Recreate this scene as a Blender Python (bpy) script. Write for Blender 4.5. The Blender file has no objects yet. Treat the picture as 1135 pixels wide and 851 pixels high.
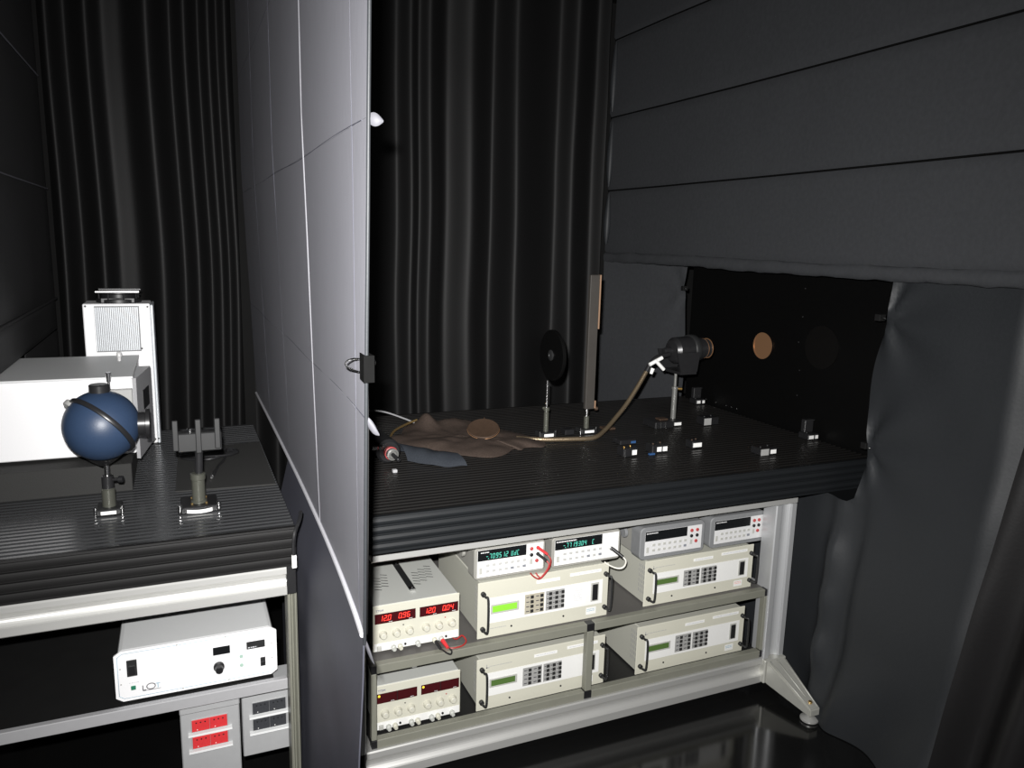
import bpy, bmesh, math, random
from mathutils import Vector, Matrix, noise

random.seed(7)
S = bpy.context.scene
COL = S.collection

# ------------------------------------------------------------------ camera
cam_d = bpy.data.cameras.new('camera')
cam_d.sensor_fit = 'HORIZONTAL'
cam_d.sensor_width = 36.0
cam_d.lens = 26.96
cam_d.clip_start = 0.02
cam = bpy.data.objects.new('camera', cam_d)
COL.objects.link(cam)
CAM = Vector((0.0, 0.0, 1.757))
RX = Vector((0.9177885, -0.39625059, 0.02548979))
RY = Vector((0.04850876, 0.17560601, 0.98326468))
RZ = Vector((-0.39409537, -0.90119254, 0.1803908))
rot = Matrix((RX, RY, RZ)).transposed()
cam.matrix_world = Matrix.Translation(CAM) @ rot.to_4x4()
S.camera = cam

# ------------------------------------------------------------------ world, flash, exposure
w = bpy.data.worlds.new('world')
S.world = w
w.use_nodes = True
w.node_tree.nodes['Background'].inputs[0].default_value = (0.9, 0.95, 1.0, 1)
w.node_tree.nodes['Background'].inputs[1].default_value = 0.004

fl = bpy.data.lights.new('camera_flash', 'AREA')      # the camera's own flash, up and left of its lens
fl.shape = 'RECTANGLE'
fl.size = 0.035
fl.size_y = 0.022
fl.energy = 57
fl.spread = math.radians(104)
fl.color = (1.0, 0.985, 0.97)
fo = bpy.data.objects.new('camera_flash', fl)
COL.objects.link(fo)
fo.matrix_world = Matrix.Translation(CAM + RX * -0.04 + RY * 0.075 - RZ * 0.02) @ rot.to_4x4()

S.view_settings.view_transform = 'Standard'
S.view_settings.look = 'None'
S.view_settings.gamma = 1
S.view_settings.use_curve_mapping = False
S.view_settings.exposure = 0.0

# ------------------------------------------------------------------ materials
def mat(name, col, rough=0.5, metal=0.0, emit=None, estr=1.0, spec=0.5, bump=0.0, scale=80.0, var=0.0, sheen=0.0, aniso=None):
    m = bpy.data.materials.new(name)
    m.use_nodes = True
    nt = m.node_tree
    b = nt.nodes['Principled BSDF']
    b.inputs['Base Color'].default_value = (*col, 1)
    b.inputs['Roughness'].default_value = rough
    b.inputs['Metallic'].default_value = metal
    b.inputs['Specular IOR Level'].default_value = spec
    if sheen:
        b.inputs['Sheen Weight'].default_value = sheen
        b.inputs['Sheen Roughness'].default_value = 0.4
    if emit:
        b.inputs['Emission Color'].default_value = (*emit, 1)
        b.inputs['Emission Strength'].default_value = estr
    if bump or var:
        tc = nt.nodes.new('ShaderNodeTexCoord')
        mp = nt.nodes.new('ShaderNodeMapping')
        if aniso:
            mp.inputs['Scale'].default_value = aniso
        nz = nt.nodes.new('ShaderNodeTexNoise')
        nz.inputs['Scale'].default_value = scale
        nz.inputs['Detail'].default_value = 4
        nt.links.new(tc.outputs['Object'], mp.inputs['Vector'])
        nt.links.new(mp.outputs['Vector'], nz.inputs['Vector'])
        if bump:
            bp = nt.nodes.new('ShaderNodeBump')
            bp.inputs['Strength'].default_value = bump
            bp.inputs['Distance'].default_value = 0.002
            nt.links.new(nz.outputs['Fac'], bp.inputs['Height'])
            nt.links.new(bp.outputs['Normal'], b.inputs['Normal'])
        if var:
            mx = nt.nodes.new('ShaderNodeMixRGB')
            mx.blend_type = 'MIX'
            mx.inputs[1].default_value = (*[c * (1 - var) for c in col], 1)
            mx.inputs[2].default_value = (*[min(1, c * (1 + var)) for c in col], 1)
            nt.links.new(nz.outputs['Fac'], mx.inputs[0])
            nt.links.new(mx.outputs[0], b.inputs['Base Color'])
    return m

M = {}
M['wall_cloth'] = mat('black_blackout_cloth', (0.042, 0.044, 0.0478), 0.6, spec=0.3, bump=0.25, scale=60, var=0.15)
M['left_cloth'] = mat('charcoal_blackout_cloth', (0.036, 0.036, 0.037), 0.6, spec=0.3, bump=0.25, scale=60, var=0.15)
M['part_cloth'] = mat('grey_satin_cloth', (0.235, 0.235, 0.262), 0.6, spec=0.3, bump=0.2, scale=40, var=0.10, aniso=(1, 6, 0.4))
M['skirt'] = mat('dimmed_grey_cloth', (0.068, 0.070, 0.089), 0.6, spec=0.3, bump=0.2, scale=40, var=0.10, aniso=(1, 6, 0.4))  # partition cloth darkened: its dimmer light is put into the colour
M['hem'] = mat('pale_satin_hem_cloth', (0.5, 0.5, 0.53), 0.45, spec=0.5, bump=0.2, scale=90)
M['tie_cloth'] = mat('pale_grey_tie_cloth', (0.085, 0.085, 0.095), 0.6, spec=0.3, bump=0.2, scale=90)
M['part_seam'] = mat('grey_welt_cloth', (0.24, 0.24, 0.26), 0.5, bump=0.2, scale=90)
M['part_seam_dark'] = mat('dark_stitch', (0.12, 0.12, 0.14), 0.7)
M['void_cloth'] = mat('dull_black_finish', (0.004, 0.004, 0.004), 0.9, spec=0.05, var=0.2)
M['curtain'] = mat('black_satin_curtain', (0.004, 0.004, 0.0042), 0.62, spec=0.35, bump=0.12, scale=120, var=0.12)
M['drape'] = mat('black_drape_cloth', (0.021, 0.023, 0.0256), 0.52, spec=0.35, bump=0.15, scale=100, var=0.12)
M['drape2'] = mat('brownish_black_drape_cloth', (0.012, 0.0115, 0.012), 0.5, spec=0.35, bump=0.15, scale=100, var=0.12)
M['floor'] = mat('polished_black_floor', (0.007, 0.007, 0.007), 0.12, spec=0.5, var=0.3, scale=3)
M['black_wall'] = mat('matt_black_wall', (0.01, 0.01, 0.01), 0.8, spec=0.1, var=0.2, scale=5)
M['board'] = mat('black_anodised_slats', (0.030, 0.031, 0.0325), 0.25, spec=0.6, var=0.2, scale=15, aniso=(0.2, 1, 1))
M['board_r'] = mat('dimmed_black_anodised_slats', (0.0095, 0.009, 0.0086), 0.36, spec=0.45, var=0.25, scale=15, aniso=(0.2, 1, 1))  # weaker flash on the right board is put into this darker colour
M['front_r'] = mat('blue_black_anodised_rail', (0.0095, 0.0108, 0.0122), 0.42, spec=0.38, var=0.15, scale=15, aniso=(0.2, 1, 1))
M['front_l'] = mat('black_anodised_rail', (0.0085, 0.0083, 0.0083), 0.5, spec=0.25, var=0.2, scale=15, aniso=(0.2, 1, 1))
M['post_grey'] = mat('satin_grey_post', (0.20, 0.20, 0.19), 0.35, 0.4, var=0.1)
M['alu'] = mat('brushed_aluminium', (0.60, 0.60, 0.58), 0.42, 0.55, var=0.08, scale=30, aniso=(0.05, 1, 1))
M['alu_v'] = mat('brushed_aluminium_upright', (0.56, 0.57, 0.58), 0.42, 0.5, var=0.08, scale=30, aniso=(1, 1, 0.05))
M['tube'] = mat('greenish_grey_painted_tube', (0.20, 0.20, 0.165), 0.42, var=0.08, scale=20)
M['cast'] = mat('cast_aluminium_paint', (0.46, 0.46, 0.42), 0.45, 0.3, var=0.1, scale=25)
M['shelf_dark'] = mat('dark_grey_laminate', (0.10, 0.095, 0.09), 0.55, var=0.15, scale=12)
M['shelf_black'] = mat('black_laminate', (0.012, 0.012, 0.012), 0.5, var=0.2, scale=12)
M['shelf_grey'] = mat('grey_shelf_edge', (0.36, 0.36, 0.37), 0.45, var=0.06, scale=40)
M['plastic_black'] = mat('black_plastic', (0.012, 0.012, 0.013), 0.4, var=0.2, scale=60)
M['black_metal'] = mat('black_anodised_metal', (0.016, 0.016, 0.017), 0.33, var=0.2, scale=60)
M['dark_grey'] = mat('dark_grey_paint', (0.018, 0.0185, 0.019), 0.45, var=0.15, scale=40)
M['olive'] = mat('olive_grey_anodised', (0.085, 0.087, 0.072), 0.35, 0.3, var=0.12, scale=40)
M['steel'] = mat('polished_steel', (0.72, 0.72, 0.72), 0.22, 1.0, var=0.05, scale=40)
M['white'] = mat('white_powder_coat', (0.83, 0.83, 0.84), 0.5, bump=0.05, scale=200, var=0.02)
M['white_top'] = mat('light_grey_powder_coat', (0.62, 0.63, 0.63), 0.5, bump=0.05, scale=200, var=0.03)
M['fin'] = mat('light_grey_fin', (0.62, 0.65, 0.68), 0.4, 0.2, var=0.05)
M['cream'] = mat('cream_enamel', (0.58, 0.57, 0.48), 0.45, bump=0.03, scale=200, var=0.03)
M['cream_dark'] = mat('beige_case', (0.47, 0.47, 0.41), 0.5, bump=0.05, scale=200, var=0.04)
M['grey_case'] = mat('light_grey_case', (0.50, 0.51, 0.48), 0.5, bump=0.05, scale=200, var=0.04)
M['panel_white'] = mat('white_overlay', (0.80, 0.80, 0.78), 0.45, var=0.02)
M['keypad'] = mat('warm_grey_keypad', (0.42, 0.39, 0.31), 0.5, var=0.05)
M['keypad_grey'] = mat('cool_grey_keypad', (0.33, 0.33, 0.32), 0.5, var=0.05)
M['key'] = mat('black_key', (0.02, 0.02, 0.02), 0.5, var=0.1)
M['lcd_on'] = mat('bright_green_lcd', (0.25, 0.62, 0.05), 0.3, emit=(0.2, 0.6, 0.03), estr=0.12, var=0.08, scale=300)
M['lcd_off'] = mat('dull_green_lcd', (0.085, 0.155, 0.04), 0.3, var=0.1, scale=300)
M['bezel'] = mat('grey_lcd_bezel', (0.45, 0.45, 0.42), 0.5, var=0.05)
M['bumper'] = mat('grey_rubber_bumper', (0.20, 0.205, 0.21), 0.6, var=0.08, scale=60)
M['bumper_warm'] = mat('warm_grey_case', (0.29, 0.285, 0.26), 0.55, var=0.06, scale=60)
M['dmm_face'] = mat('pale_grey_face', (0.66, 0.66, 0.66), 0.5, var=0.03)
M['dmm_key'] = mat('light_grey_button', (0.46, 0.46, 0.45), 0.5, var=0.05)
M['dmm_key_dark'] = mat('slate_button', (0.22, 0.23, 0.26), 0.5, var=0.05)
M['display'] = mat('black_display_glass', (0.008, 0.009, 0.01), 0.25, var=0.1)
M['red_display'] = mat('dark_red_display', (0.05, 0.006, 0.008), 0.25, var=0.1)
M['red_digit'] = mat('red_led_digit', (0.9, 0.05, 0.03), 0.5, emit=(1.0, 0.035, 0.03), estr=1.1)
M['teal_digit'] = mat('green_display_digit', (0.1, 0.5, 0.4), 0.5, emit=(0.06, 0.62, 0.42), estr=0.36)
M['grey_print'] = mat('grey_print', (0.4, 0.4, 0.38), 0.6)
M['faint_print'] = mat('faint_grey_print', (0.55, 0.56, 0.58), 0.6)
M['dark_print'] = mat('dark_print', (0.05, 0.05, 0.06), 0.6)
M['white_print'] = mat('white_print', (0.75, 0.75, 0.75), 0.6)
M['navy_print'] = mat('navy_print', (0.02, 0.03, 0.15), 0.6)
M['blue_line'] = mat('pale_blue_print', (0.25, 0.42, 0.52), 0.6)
M['red_print'] = mat('pale_red_print', (0.75, 0.3, 0.25), 0.6)
M['label'] = mat('white_paper_label', (0.82, 0.82, 0.80), 0.6, var=0.03, scale=100)
M['red'] = mat('red_plastic', (0.62, 0.035, 0.04), 0.4, var=0.1, scale=60)
M['red_dull'] = mat('red_terminal', (0.42, 0.06, 0.06), 0.45)
M['red_wire'] = mat('red_wire_insulation', (0.32, 0.018, 0.016), 0.45)
M['white_wire'] = mat('white_wire_insulation', (0.75, 0.73, 0.66), 0.5)
M['green_btn'] = mat('green_button', (0.02, 0.18, 0.10), 0.4)
M['pale_green'] = mat('pale_green_led', (0.35, 0.5, 0.42), 0.4)
M['yellow_led'] = mat('yellow_led', (0.85, 0.6, 0.05), 0.4, emit=(1.0, 0.7, 0.05), estr=0.6)
M['sock_grey'] = mat('grey_socket_housing', (0.36, 0.365, 0.37), 0.5, var=0.05, scale=50)
M['sock_black'] = mat('black_socket_face', (0.035, 0.037, 0.042), 0.5, var=0.3, scale=200)
M['sphere'] = mat('matt_navy_blue_paint', (0.025, 0.046, 0.092), 0.42, spec=0.5, bump=0.1, scale=250, var=0.1)
M['mat_grey'] = mat('dark_grey_felt', (0.033, 0.033, 0.032), 0.8, spec=0.2, bump=0.2, scale=250, var=0.1)
M['brown_cloth'] = mat('brownish_black_felt', (0.058, 0.042, 0.034), 0.85, spec=0.2, bump=0.3, scale=150, var=0.35)
M['blue_cloth'] = mat('slate_blue_cloth', (0.026, 0.030, 0.037), 0.7, spec=0.2, bump=0.3, scale=150, var=0.2)
M['copper'] = mat('brown_copper_disc', (0.062, 0.039, 0.026), 0.5, 0.2, var=0.2, scale=60)
M['copper_port'] = mat('brown_port_glass', (0.095, 0.048, 0.028), 0.5, 0.1, var=0.08, scale=60)
M['orange_rim'] = mat('copper_rim', (0.42, 0.23, 0.12), 0.35, 0.6)
M['brass'] = mat('brass', (0.75, 0.52, 0.22), 0.3, 0.9, var=0.1)
M['bundle'] = mat('bronze_braided_sleeve', (0.24, 0.185, 0.12), 0.35, 0.7, bump=0.4, scale=300, var=0.2)
M['ghost_grey'] = mat('dim_ghost_grey', (0.0045, 0.0042, 0.004), 0.4, spec=0.2, var=0.2)
M['rail'] = mat('grey_brown_rail', (0.055, 0.050, 0.045), 0.45, 0.2, var=0.15, scale=20)
M['rail_edge'] = mat('lit_tan_rail_edge', (0.26, 0.16, 0.10), 0.5)  # lit look of the plate's edge is put into this tan
M['blue_label'] = mat('blue_label', (0.025, 0.075, 0.19), 0.5)
M['gold'] = mat('gold_contact', (0.8, 0.5, 0.15), 0.3, 0.9)
M['clear'] = mat('frosted_clear_plastic', (0.55, 0.55, 0.55), 0.2, var=0.1)
M['black_panel'] = mat('black_coated_sheet', (0.003, 0.003, 0.003), 0.4, spec=0.15, var=0.2)

# ------------------------------------------------------------------ helpers
def NB():
    return bmesh.new()

def _bev(bm, faces_before, bev, seg):
    new = [f for f in bm.faces if f not in faces_before]
    es = {e for f in new for e in f.edges}
    bmesh.ops.bevel(bm, geom=list(es), offset=bev, segments=seg, affect='EDGES', profile=0.5)

def box(bm, x0, x1, y0, y1, z0, z1, bev=0.0, seg=1):
    before = set(bm.faces) if bev else None
    r = bmesh.ops.create_cube(bm, size=1)
    for v in r['verts']:
        v.co = Vector(((x0 + x1) / 2 + v.co.x * (x1 - x0), (y0 + y1) / 2 + v.co.y * (y1 - y0), (z0 + z1) / 2 + v.co.z * (z1 - z0)))
    if bev:
        _bev(bm, before, bev, seg)
    return r['verts']

def frame_of(d):
    d = Vector(d).normalized()
    a = Vector((0, 0, 1)) if abs(d.z) < 0.9 else Vector((1, 0, 0))
    u = d.cross(a).normalized()
    return u, d.cross(u).normalized(), d

def lathe(bm, prof, org, axis=(0, 0, 1), n=20, smooth=True):
    """prof: (radius, height) pairs along axis from org."""
    u, v, d = frame_of(axis)
    org = Vector(org)
    rings = []
    for r, h in prof:
        rings.append([bm.verts.new(org + d * h + (u * math.cos(2 * math.pi * k / n) + v * math.sin(2 * math.pi * k / n)) * max(r, 1e-5)) for k in range(n)])
    for a, b in zip(rings, rings[1:]):
        for k in range(n):
            f = bm.faces.new((a[k], a[(k + 1) % n], b[(k + 1) % n], b[k]))
            f.smooth = smooth
    bm.faces.new(rings[0][::-1])
    bm.faces.new(rings[-1])

def cyl(bm, p0, p1, r, r1=None, n=18):
    p0, p1 = Vector(p0), Vector(p1)
    L = (p1 - p0).length
    r1 = r if r1 is None else r1
    b = min(r, r1, L) * 0.12
    lathe(bm, [(r - b, 0), (r, b), (r1, L - b), (r1 - b, L)], p0, p1 - p0, n)

def spline(pts, per=8):
    pts = [Vector(p) for p in pts]
    out = []
    P = [pts[0] * 2 - pts[1]] + pts + [pts[-1] * 2 - pts[-2]]
    for i in range(1, len(P) - 2):
        a, b, c, d = P[i - 1:i + 3]
        for k in range(per):
            t = k / per
            out.append(0.5 * ((2 * b) + (c - a) * t + (2 * a - 5 * b + 4 * c - d) * t * t + (3 * b - a - 3 * c + d) * t ** 3))
    out.append(pts[-1])
    return out

def tube(bm, pts, r, n=8, per=8, smooth=True):
    pts = spline(pts, per) if per > 1 else [Vector(p) for p in pts]
    prev = None
    u = None
    rings = []
    for i, p in enumerate(pts):
        d = (pts[min(i + 1, len(pts) - 1)] - pts[max(i - 1, 0)]).normalized()
        if u is None:
            u = frame_of(d)[0]
        u = (u - d * u.dot(d)).normalized()
        v = d.cross(u)
        rings.append([bm.verts.new(p + (u * math.cos(2 * math.pi * k / n) + v * math.sin(2 * math.pi * k / n)) * r) for k in range(n)])
    for a, b in zip(rings, rings[1:]):
        for k in range(n):
            f = bm.faces.new((a[k], a[(k + 1) % n], b[(k + 1) % n], b[k]))
            f.smooth = smooth
    bm.faces.new(rings[0][::-1])
    bm.faces.new(rings[-1])

def prism(bm, poly, axis, a0, a1):
    """closed 2D polygon extruded along axis ('x': poly=(y,z), 'y': (x,z), 'z': (x,y))"""
    def mk(p, a):
        if axis == 'x':
            return (a, p[0], p[1])
        if axis == 'y':
            return (p[0], a, p[1])
        return (p[0], p[1], a)
    A = [bm.verts.new(mk(p, a0)) for p in poly]
    B = [bm.verts.new(mk(p, a1)) for p in poly]
    n = len(poly)
    bm.faces.new(A)
    bm.faces.new(B[::-1])
    for k in range(n):
        bm.faces.new((A[k], B[k], B[(k + 1) % n], A[(k + 1) % n]))

def grid(bm, fn, nu, nv, smooth=True, skip=None):
    vs = [[bm.verts.new(fn(i / nu, j / nv)) for j in range(nv + 1)] for i in range(nu + 1)]
    for i in range(nu):
        for j in range(nv):
            if skip and skip((i + 0.5) / nu, (j + 0.5) / nv):
                continue
            f = bm.faces.new((vs[i][j], vs[i + 1][j], vs[i + 1][j + 1], vs[i][j + 1]))
            f.smooth = smooth
    lone = [v for v in bm.verts if not v.link_faces]
    for v in lone:
        bm.verts.remove(v)

ORG = {}

def thing(name, label, cat, loc, group=None, kind=None):
    o = bpy.data.objects.new(name, None)
    COL.objects.link(o)
    o.location = loc
    o.empty_display_size = 0.05
    if label:
        o['label'] = label
    if cat:
        o['category'] = cat
    if group:
        o['group'] = group
    if kind:
        o['kind'] = kind
    ORG[o.name] = Vector(loc)
    return o

def hard_rim(bm):
    for e in bm.edges:
        if len(e.link_faces) == 1:
            e.smooth = False

def crisp(bm):
    for e in bm.edges:
        if len(e.link_faces) == 2 and e.calc_face_angle(0) > 0.65:
            e.smooth = False

def link(name, bm, m, parent=None, solid=0.0, recalc=True, label=None, kind=None):
    if recalc:
        bmesh.ops.recalc_face_normals(bm, faces=bm.faces)
    if not solid:
        crisp(bm)
    else:
        hard_rim(bm)
    org = Vector((0, 0, 0))
    if parent is not None:
        org = ORG[parent.name]
        bmesh.ops.translate(bm, verts=bm.verts, vec=-org)
    me = bpy.data.meshes.new(name)
    bm.to_mesh(me)
    bm.free()
    me.materials.append(M[m])
    o = bpy.data.objects.new(name, me)
    COL.objects.link(o)
    o.parent = parent
    ORG[o.name] = org
    if solid:
        md = o.modifiers.new('thickness', 'SOLIDIFY')
        md.thickness = solid
        md.offset = 0
    if label:
        o['label'] = label
    if kind:
        o['kind'] = kind
    return o

def lone(name, bm, m, label, cat, group=None, kind=None, solid=0.0, org=None):
    """a thing that is one mesh; origin moved to its base"""
    bmesh.ops.recalc_face_normals(bm, faces=bm.faces)
    if solid:
        hard_rim(bm)
    else:
        crisp(bm)
    if org is None:
        xs = [v.co.x for v in bm.verts]; ys = [v.co.y for v in bm.verts]; zs = [v.co.z for v in bm.verts]
        org = Vector(((min(xs) + max(xs)) / 2, (min(ys) + max(ys)) / 2, min(zs)))
    org = Vector(org)
    bmesh.ops.translate(bm, verts=bm.verts, vec=-org)
    me = bpy.data.meshes.new(name)
    bm.to_mesh(me)
    bm.free()
    me.materials.append(M[m])
    o = bpy.data.objects.new(name, me)
    COL.objects.link(o)
    o.location = org
    ORG[o.name] = org
    if solid:
        md = o.modifiers.new('thickness', 'SOLIDIFY')
        md.thickness = solid
        md.offset = 0
    if label:
        o['label'] = label
    if cat:
        o['category'] = cat
    if group:
        o['group'] = group
    if kind:
        o['kind'] = kind
    return o

def pbox(name, m, parent, x0, x1, y0, y1, z0, z1, bev=0.0, seg=1, **k):
    bm = NB()
    box(bm, x0, x1, y0, y1, z0, z1, bev, seg)
    return link(name, bm, m, parent, **k)

def pcyl(name, m, parent, p0, p1, r, r1=None, n=18, **k):
    bm = NB()
    cyl(bm, p0, p1, r, r1, n)
    return link(name, bm, m, parent, **k)

def text_part(name, s, m, parent, x, y, z, size, slope=0.0, space=1.0, width=None, axis='-y'):
    """raised lettering on a face looking to -Y; x,z is its lower left corner"""
    cu = bpy.data.curves.new(name, 'FONT')
    cu.body = s
    cu.size = size
    cu.extrude = 0.0003
    cu.resolution_u = 2
    cu.space_character = space
    cu.shear = slope
    tmp = bpy.data.objects.new(name + '_tmp', cu)
    COL.objects.link(tmp)
    bpy.context.view_layer.update()
    me0 = bpy.data.meshes.new_from_object(tmp)
    bpy.data.objects.remove(tmp)
    bm = NB()
    bm.from_mesh(me0)
    bpy.data.meshes.remove(me0)
    wd = max(v.co.x for v in bm.verts) - min(v.co.x for v in bm.verts)
    k = (width / wd) if width else 1.0
    for v in bm.verts:
        v.co = Vector((x + v.co.x * k, y - 0.0004 + v.co.z * -1, z + v.co.y))
    return link(name, bm, m, parent, recalc=False)

SEG = {'0': 'abcdef', '1': 'bc', '2': 'abged', '3': 'abgcd', '4': 'fgbc', '5': 'afgcd', '6': 'afgedc', '7': 'abc', '8': 'abcdefg', '9': 'abcdfg', '-': 'g', 'C': 'afed', 'V': 'fbedc', 'F': 'afge', 'D': 'bcdeg'}

def digits(bm, s, x, y, z, w_, h, gap, t=None, skew=0.16):
    t = t or w_ * 0.2
    dt_ = max(t, 0.0026)
    for ch in s:
        if ch == '.':
            box(bm, x - gap * 0.85, x - gap * 0.85 + dt_, y - 0.0006, y, z - 0.0005, z + dt_)
            continue
        if ch == ' ':
            x += w_ + gap
            continue
        for sg in SEG[ch]:
            rx = {'a': (t * .6, w_ - t * .6, h - t, h), 'd': (t * .6, w_ - t * .6, 0, t), 'g': (t * .6, w_ - t * .6, h / 2 - t / 2, h / 2 + t / 2),
                  'f': (0, t, h / 2 + t * .3, h - t * .4), 'e': (0, t, t * .4, h / 2 - t * .3),
                  'b': (w_ - t, w_, h / 2 + t * .3, h - t * .4), 'c': (w_ - t, w_, t * .4, h / 2 - t * .3)}[sg]
            vs = box(bm, x + rx[0], x + rx[1], y - 0.0006, y, z + rx[2], z + rx[3])
            for v in vs:
                v.co.x += (v.co.z - z) * skew
        x += w_ + gap

def dashes(bm, x0, x1, y, z, h, rows=1, gap=0.006, wmin=0.002, wmax=0.006):
    """small unreadable print, as raised ink dashes"""
    for r in range(rows):
        x = x0
        while x < x1:
            d = random.uniform(wmin, wmax)
            box(bm, x, min(x + d, x1), y - 0.0004, y, z - r * gap, z - r * gap + h)
            x += d + random.uniform(0.001, 0.002)

def fuzz(p, s, seed=0.0):
    return noise.noise(Vector((p[0] * s + seed, p[1] * s - seed, p[2] * s + seed * 0.3)))

# ------------------------------------------------------------------ setting: shell
bm = NB(); box(bm, -1.6, 3.6, -0.8, 4.15, -0.05, 0.0)
lone('floor', bm, 'floor', None, None, kind='structure', org=(0, 0, 0))
bm = NB(); box(bm, -1.6, 3.6, -0.8, 4.15, 3.12, 3.2)
lone('ceiling', bm, 'black_wall', None, None, kind='structure')
bm = NB(); box(bm, -1.6, 3.6, 4.1, 4.18, 0.0, 3.12)
lone('wall_back', bm, 'black_wall', None, None, kind='structure')

def near_edge(z):
    return 1.335 + (1.5 - z) * 0.07

def twist(y, z):
    A = 0.0 + 0.07 * min(1.0, max(0.0, (2.05 - z) / 1.05))
    return A * 0.5 * (1 - math.exp(-max(0.0, y - 1.345) / 0.5))

def cloth_panel(name, m, parent, origin, du, dv, nrm, bulge, nu=14, nv=10, seed=0.0, rip=0.004, sag=0.0, shift=None, edge=False):
    """a taut fabric panel: pulled in at its edges, pillowed between them"""
    o, du, dv, nrm = Vector(origin), Vector(du), Vector(dv), Vector(nrm)
    bm = NB()
    def fn(a, b):
        e = (1 - (2 * a - 1) ** 10) * (1 - (2 * b - 1) ** 10) if bulge else 1.0
        p = o + du * a + dv * b
        n = fuzz(p, 1.6, seed) * rip * 2 + fuzz(p, 5.0, seed + 3) * rip
        p = p + nrm * (bulge * e + n * e)
        if shift:
            p.x += shift(p.y, p.z)
        if edge:
            p.y += (near_edge(p.z) - 1.345) * (1 - a)
        return p
    grid(bm, fn, nu, nv)
    return link(name, bm, m, parent, solid=0.003)

# ---- right wall: overlapping horizontal lengths of black cloth above the bench opening
wr = thing('wall_right', None, None, (2.33, 2.0, 1.66), kind='structure')
def wall_slack(y, z):
    return 0.009 * fuzz((2.3, y, z), 1.3, 1.1) + 0.003 * fuzz((2.3, y, z), 5, 2.0)

zs = [1.715, 2.07, 2.468, 2.88, 3.12]
for i in range(4):
    z0, z1 = zs[i], zs[i + 1]
    bm = NB()
    def fn(a, b, z0=z0, z1=z1, i=i):
        y = 0.75 + a * (3.93 - 0.75)
        z = z0 - 0.008 + b * (z1 - z0 + 0.006)
        t = b
        x = 2.303 - 0.016 * (1 - (2 * t - 1) ** 24) - 0.004 * (1 - t)
        p = Vector((x, y, z))
        p.x += wall_slack(y, z)
        p.z += -0.006 * math.sin(math.pi * a) if b < 0.5 else 0
        return p
    grid(bm, fn, 46, 14)
    link('fabric_length', bm, 'wall_cloth', wr, solid=0.004)
    bm = NB()
    tube(bm, [(2.2915 + wall_slack(0.75 + k * 0.265, z0), 0.75 + k * 0.265, z0 - 0.004 - 0.006 * math.sin(math.pi * k / 12)) for k in range(13)], 0.004, 8, 3)
    if i:
        link('seam_line', bm, 'void_cloth', wr)  # black tube drawn for the shadow line where the lengths overlap
    else:
        bm.free()
for za, zb in ((2.085, 2.44), (1.76, 2.05), (2.49, 2.86)):     # slack cloth bulging at the back corner
    bm = NB()
    L_ = zb - za
    lathe(bm, [(0.004 + 0.022 * math.sin(math.pi * k / 14) ** 0.8 * (1 - 0.35 * k / 14), L_ * k / 14) for k in range(15)], (2.272, 3.90, za), (0.02, 0, 1), 12)
    link('corner_fold', bm, 'drape', wr)
# valance: rolled hem over the opening
bm = NB()
def fnv(a, b):
    y = 0.75 + a * 3.17
    th = b * 2 * math.pi
    r = 0.026 + 0.006 * fuzz((y * 4, 0, b), 2.0) + 0.004 * fuzz((y * 9, b * 3, 5), 2.0)
    return Vector((2.286 + 0.55 * r * math.cos(th), y, 1.690 + r * math.sin(th) + 0.004 * math.sin(y * 2.3)))
grid(bm, fnv, 90, 14)
bmesh.ops.remove_doubles(bm, verts=bm.verts, dist=1e-4)
link('valance_hem', bm, 'wall_cloth', wr)

# ---- left wall
wl = thing('wall_left', None, None, (-0.5, 2.2, 1.35), kind='structure')
zl = [1.330, 1.466, 1.938, 2.40, 3.1]
for i in range(4):
    cloth_panel('fabric_length', 'left_cloth', wl, (-0.503, 2.2, zl[i] + 0.003), (0, 1.73, 0), (0, 0, zl[i + 1] - zl[i] - 0.006), (1, 0, 0), 0.008, 24, 10, seed=i * 2.2)
    if i:
        bm = NB()
        tube(bm, [(-0.497, 2.2, zl[i]), (-0.497, 3.0, zl[i] - 0.002), (-0.497, 3.93, zl[i])], 0.006 if i == 1 else 0.003, 8, 6)
        link('seam_line', bm, 'left_cloth' if i == 1 else 'part_seam_dark', wl)

cloth_panel('fabric_length', 'left_cloth', wl, (-0.503, 3.12, 0.995), (0, 0.81, 0), (0, 0, 0.332), (1, 0, 0), 0.008, 12, 8, seed=4.4)

# ------------------------------------------------------------------ curtains
def folds(ext, x, soft):
    """depth 0..1 of a curtain whose crests and valleys lie at ext (alternating)"""
    for k in range(len(ext) - 1):
        a, b = ext[k][0], ext[k + 1][0]
        if a <= x <= b:
            t = (x - a) / (b - a)
            e = 0.5 - 0.5 * math.cos(math.pi * t)
            lin = t
            s = lin * (1 - soft) + e * soft
            return ext[k][1] * (1 - s) + ext[k + 1][1] * s
    return ext[0][1] if x < ext[0][0] else ext[-1][1]

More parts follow.
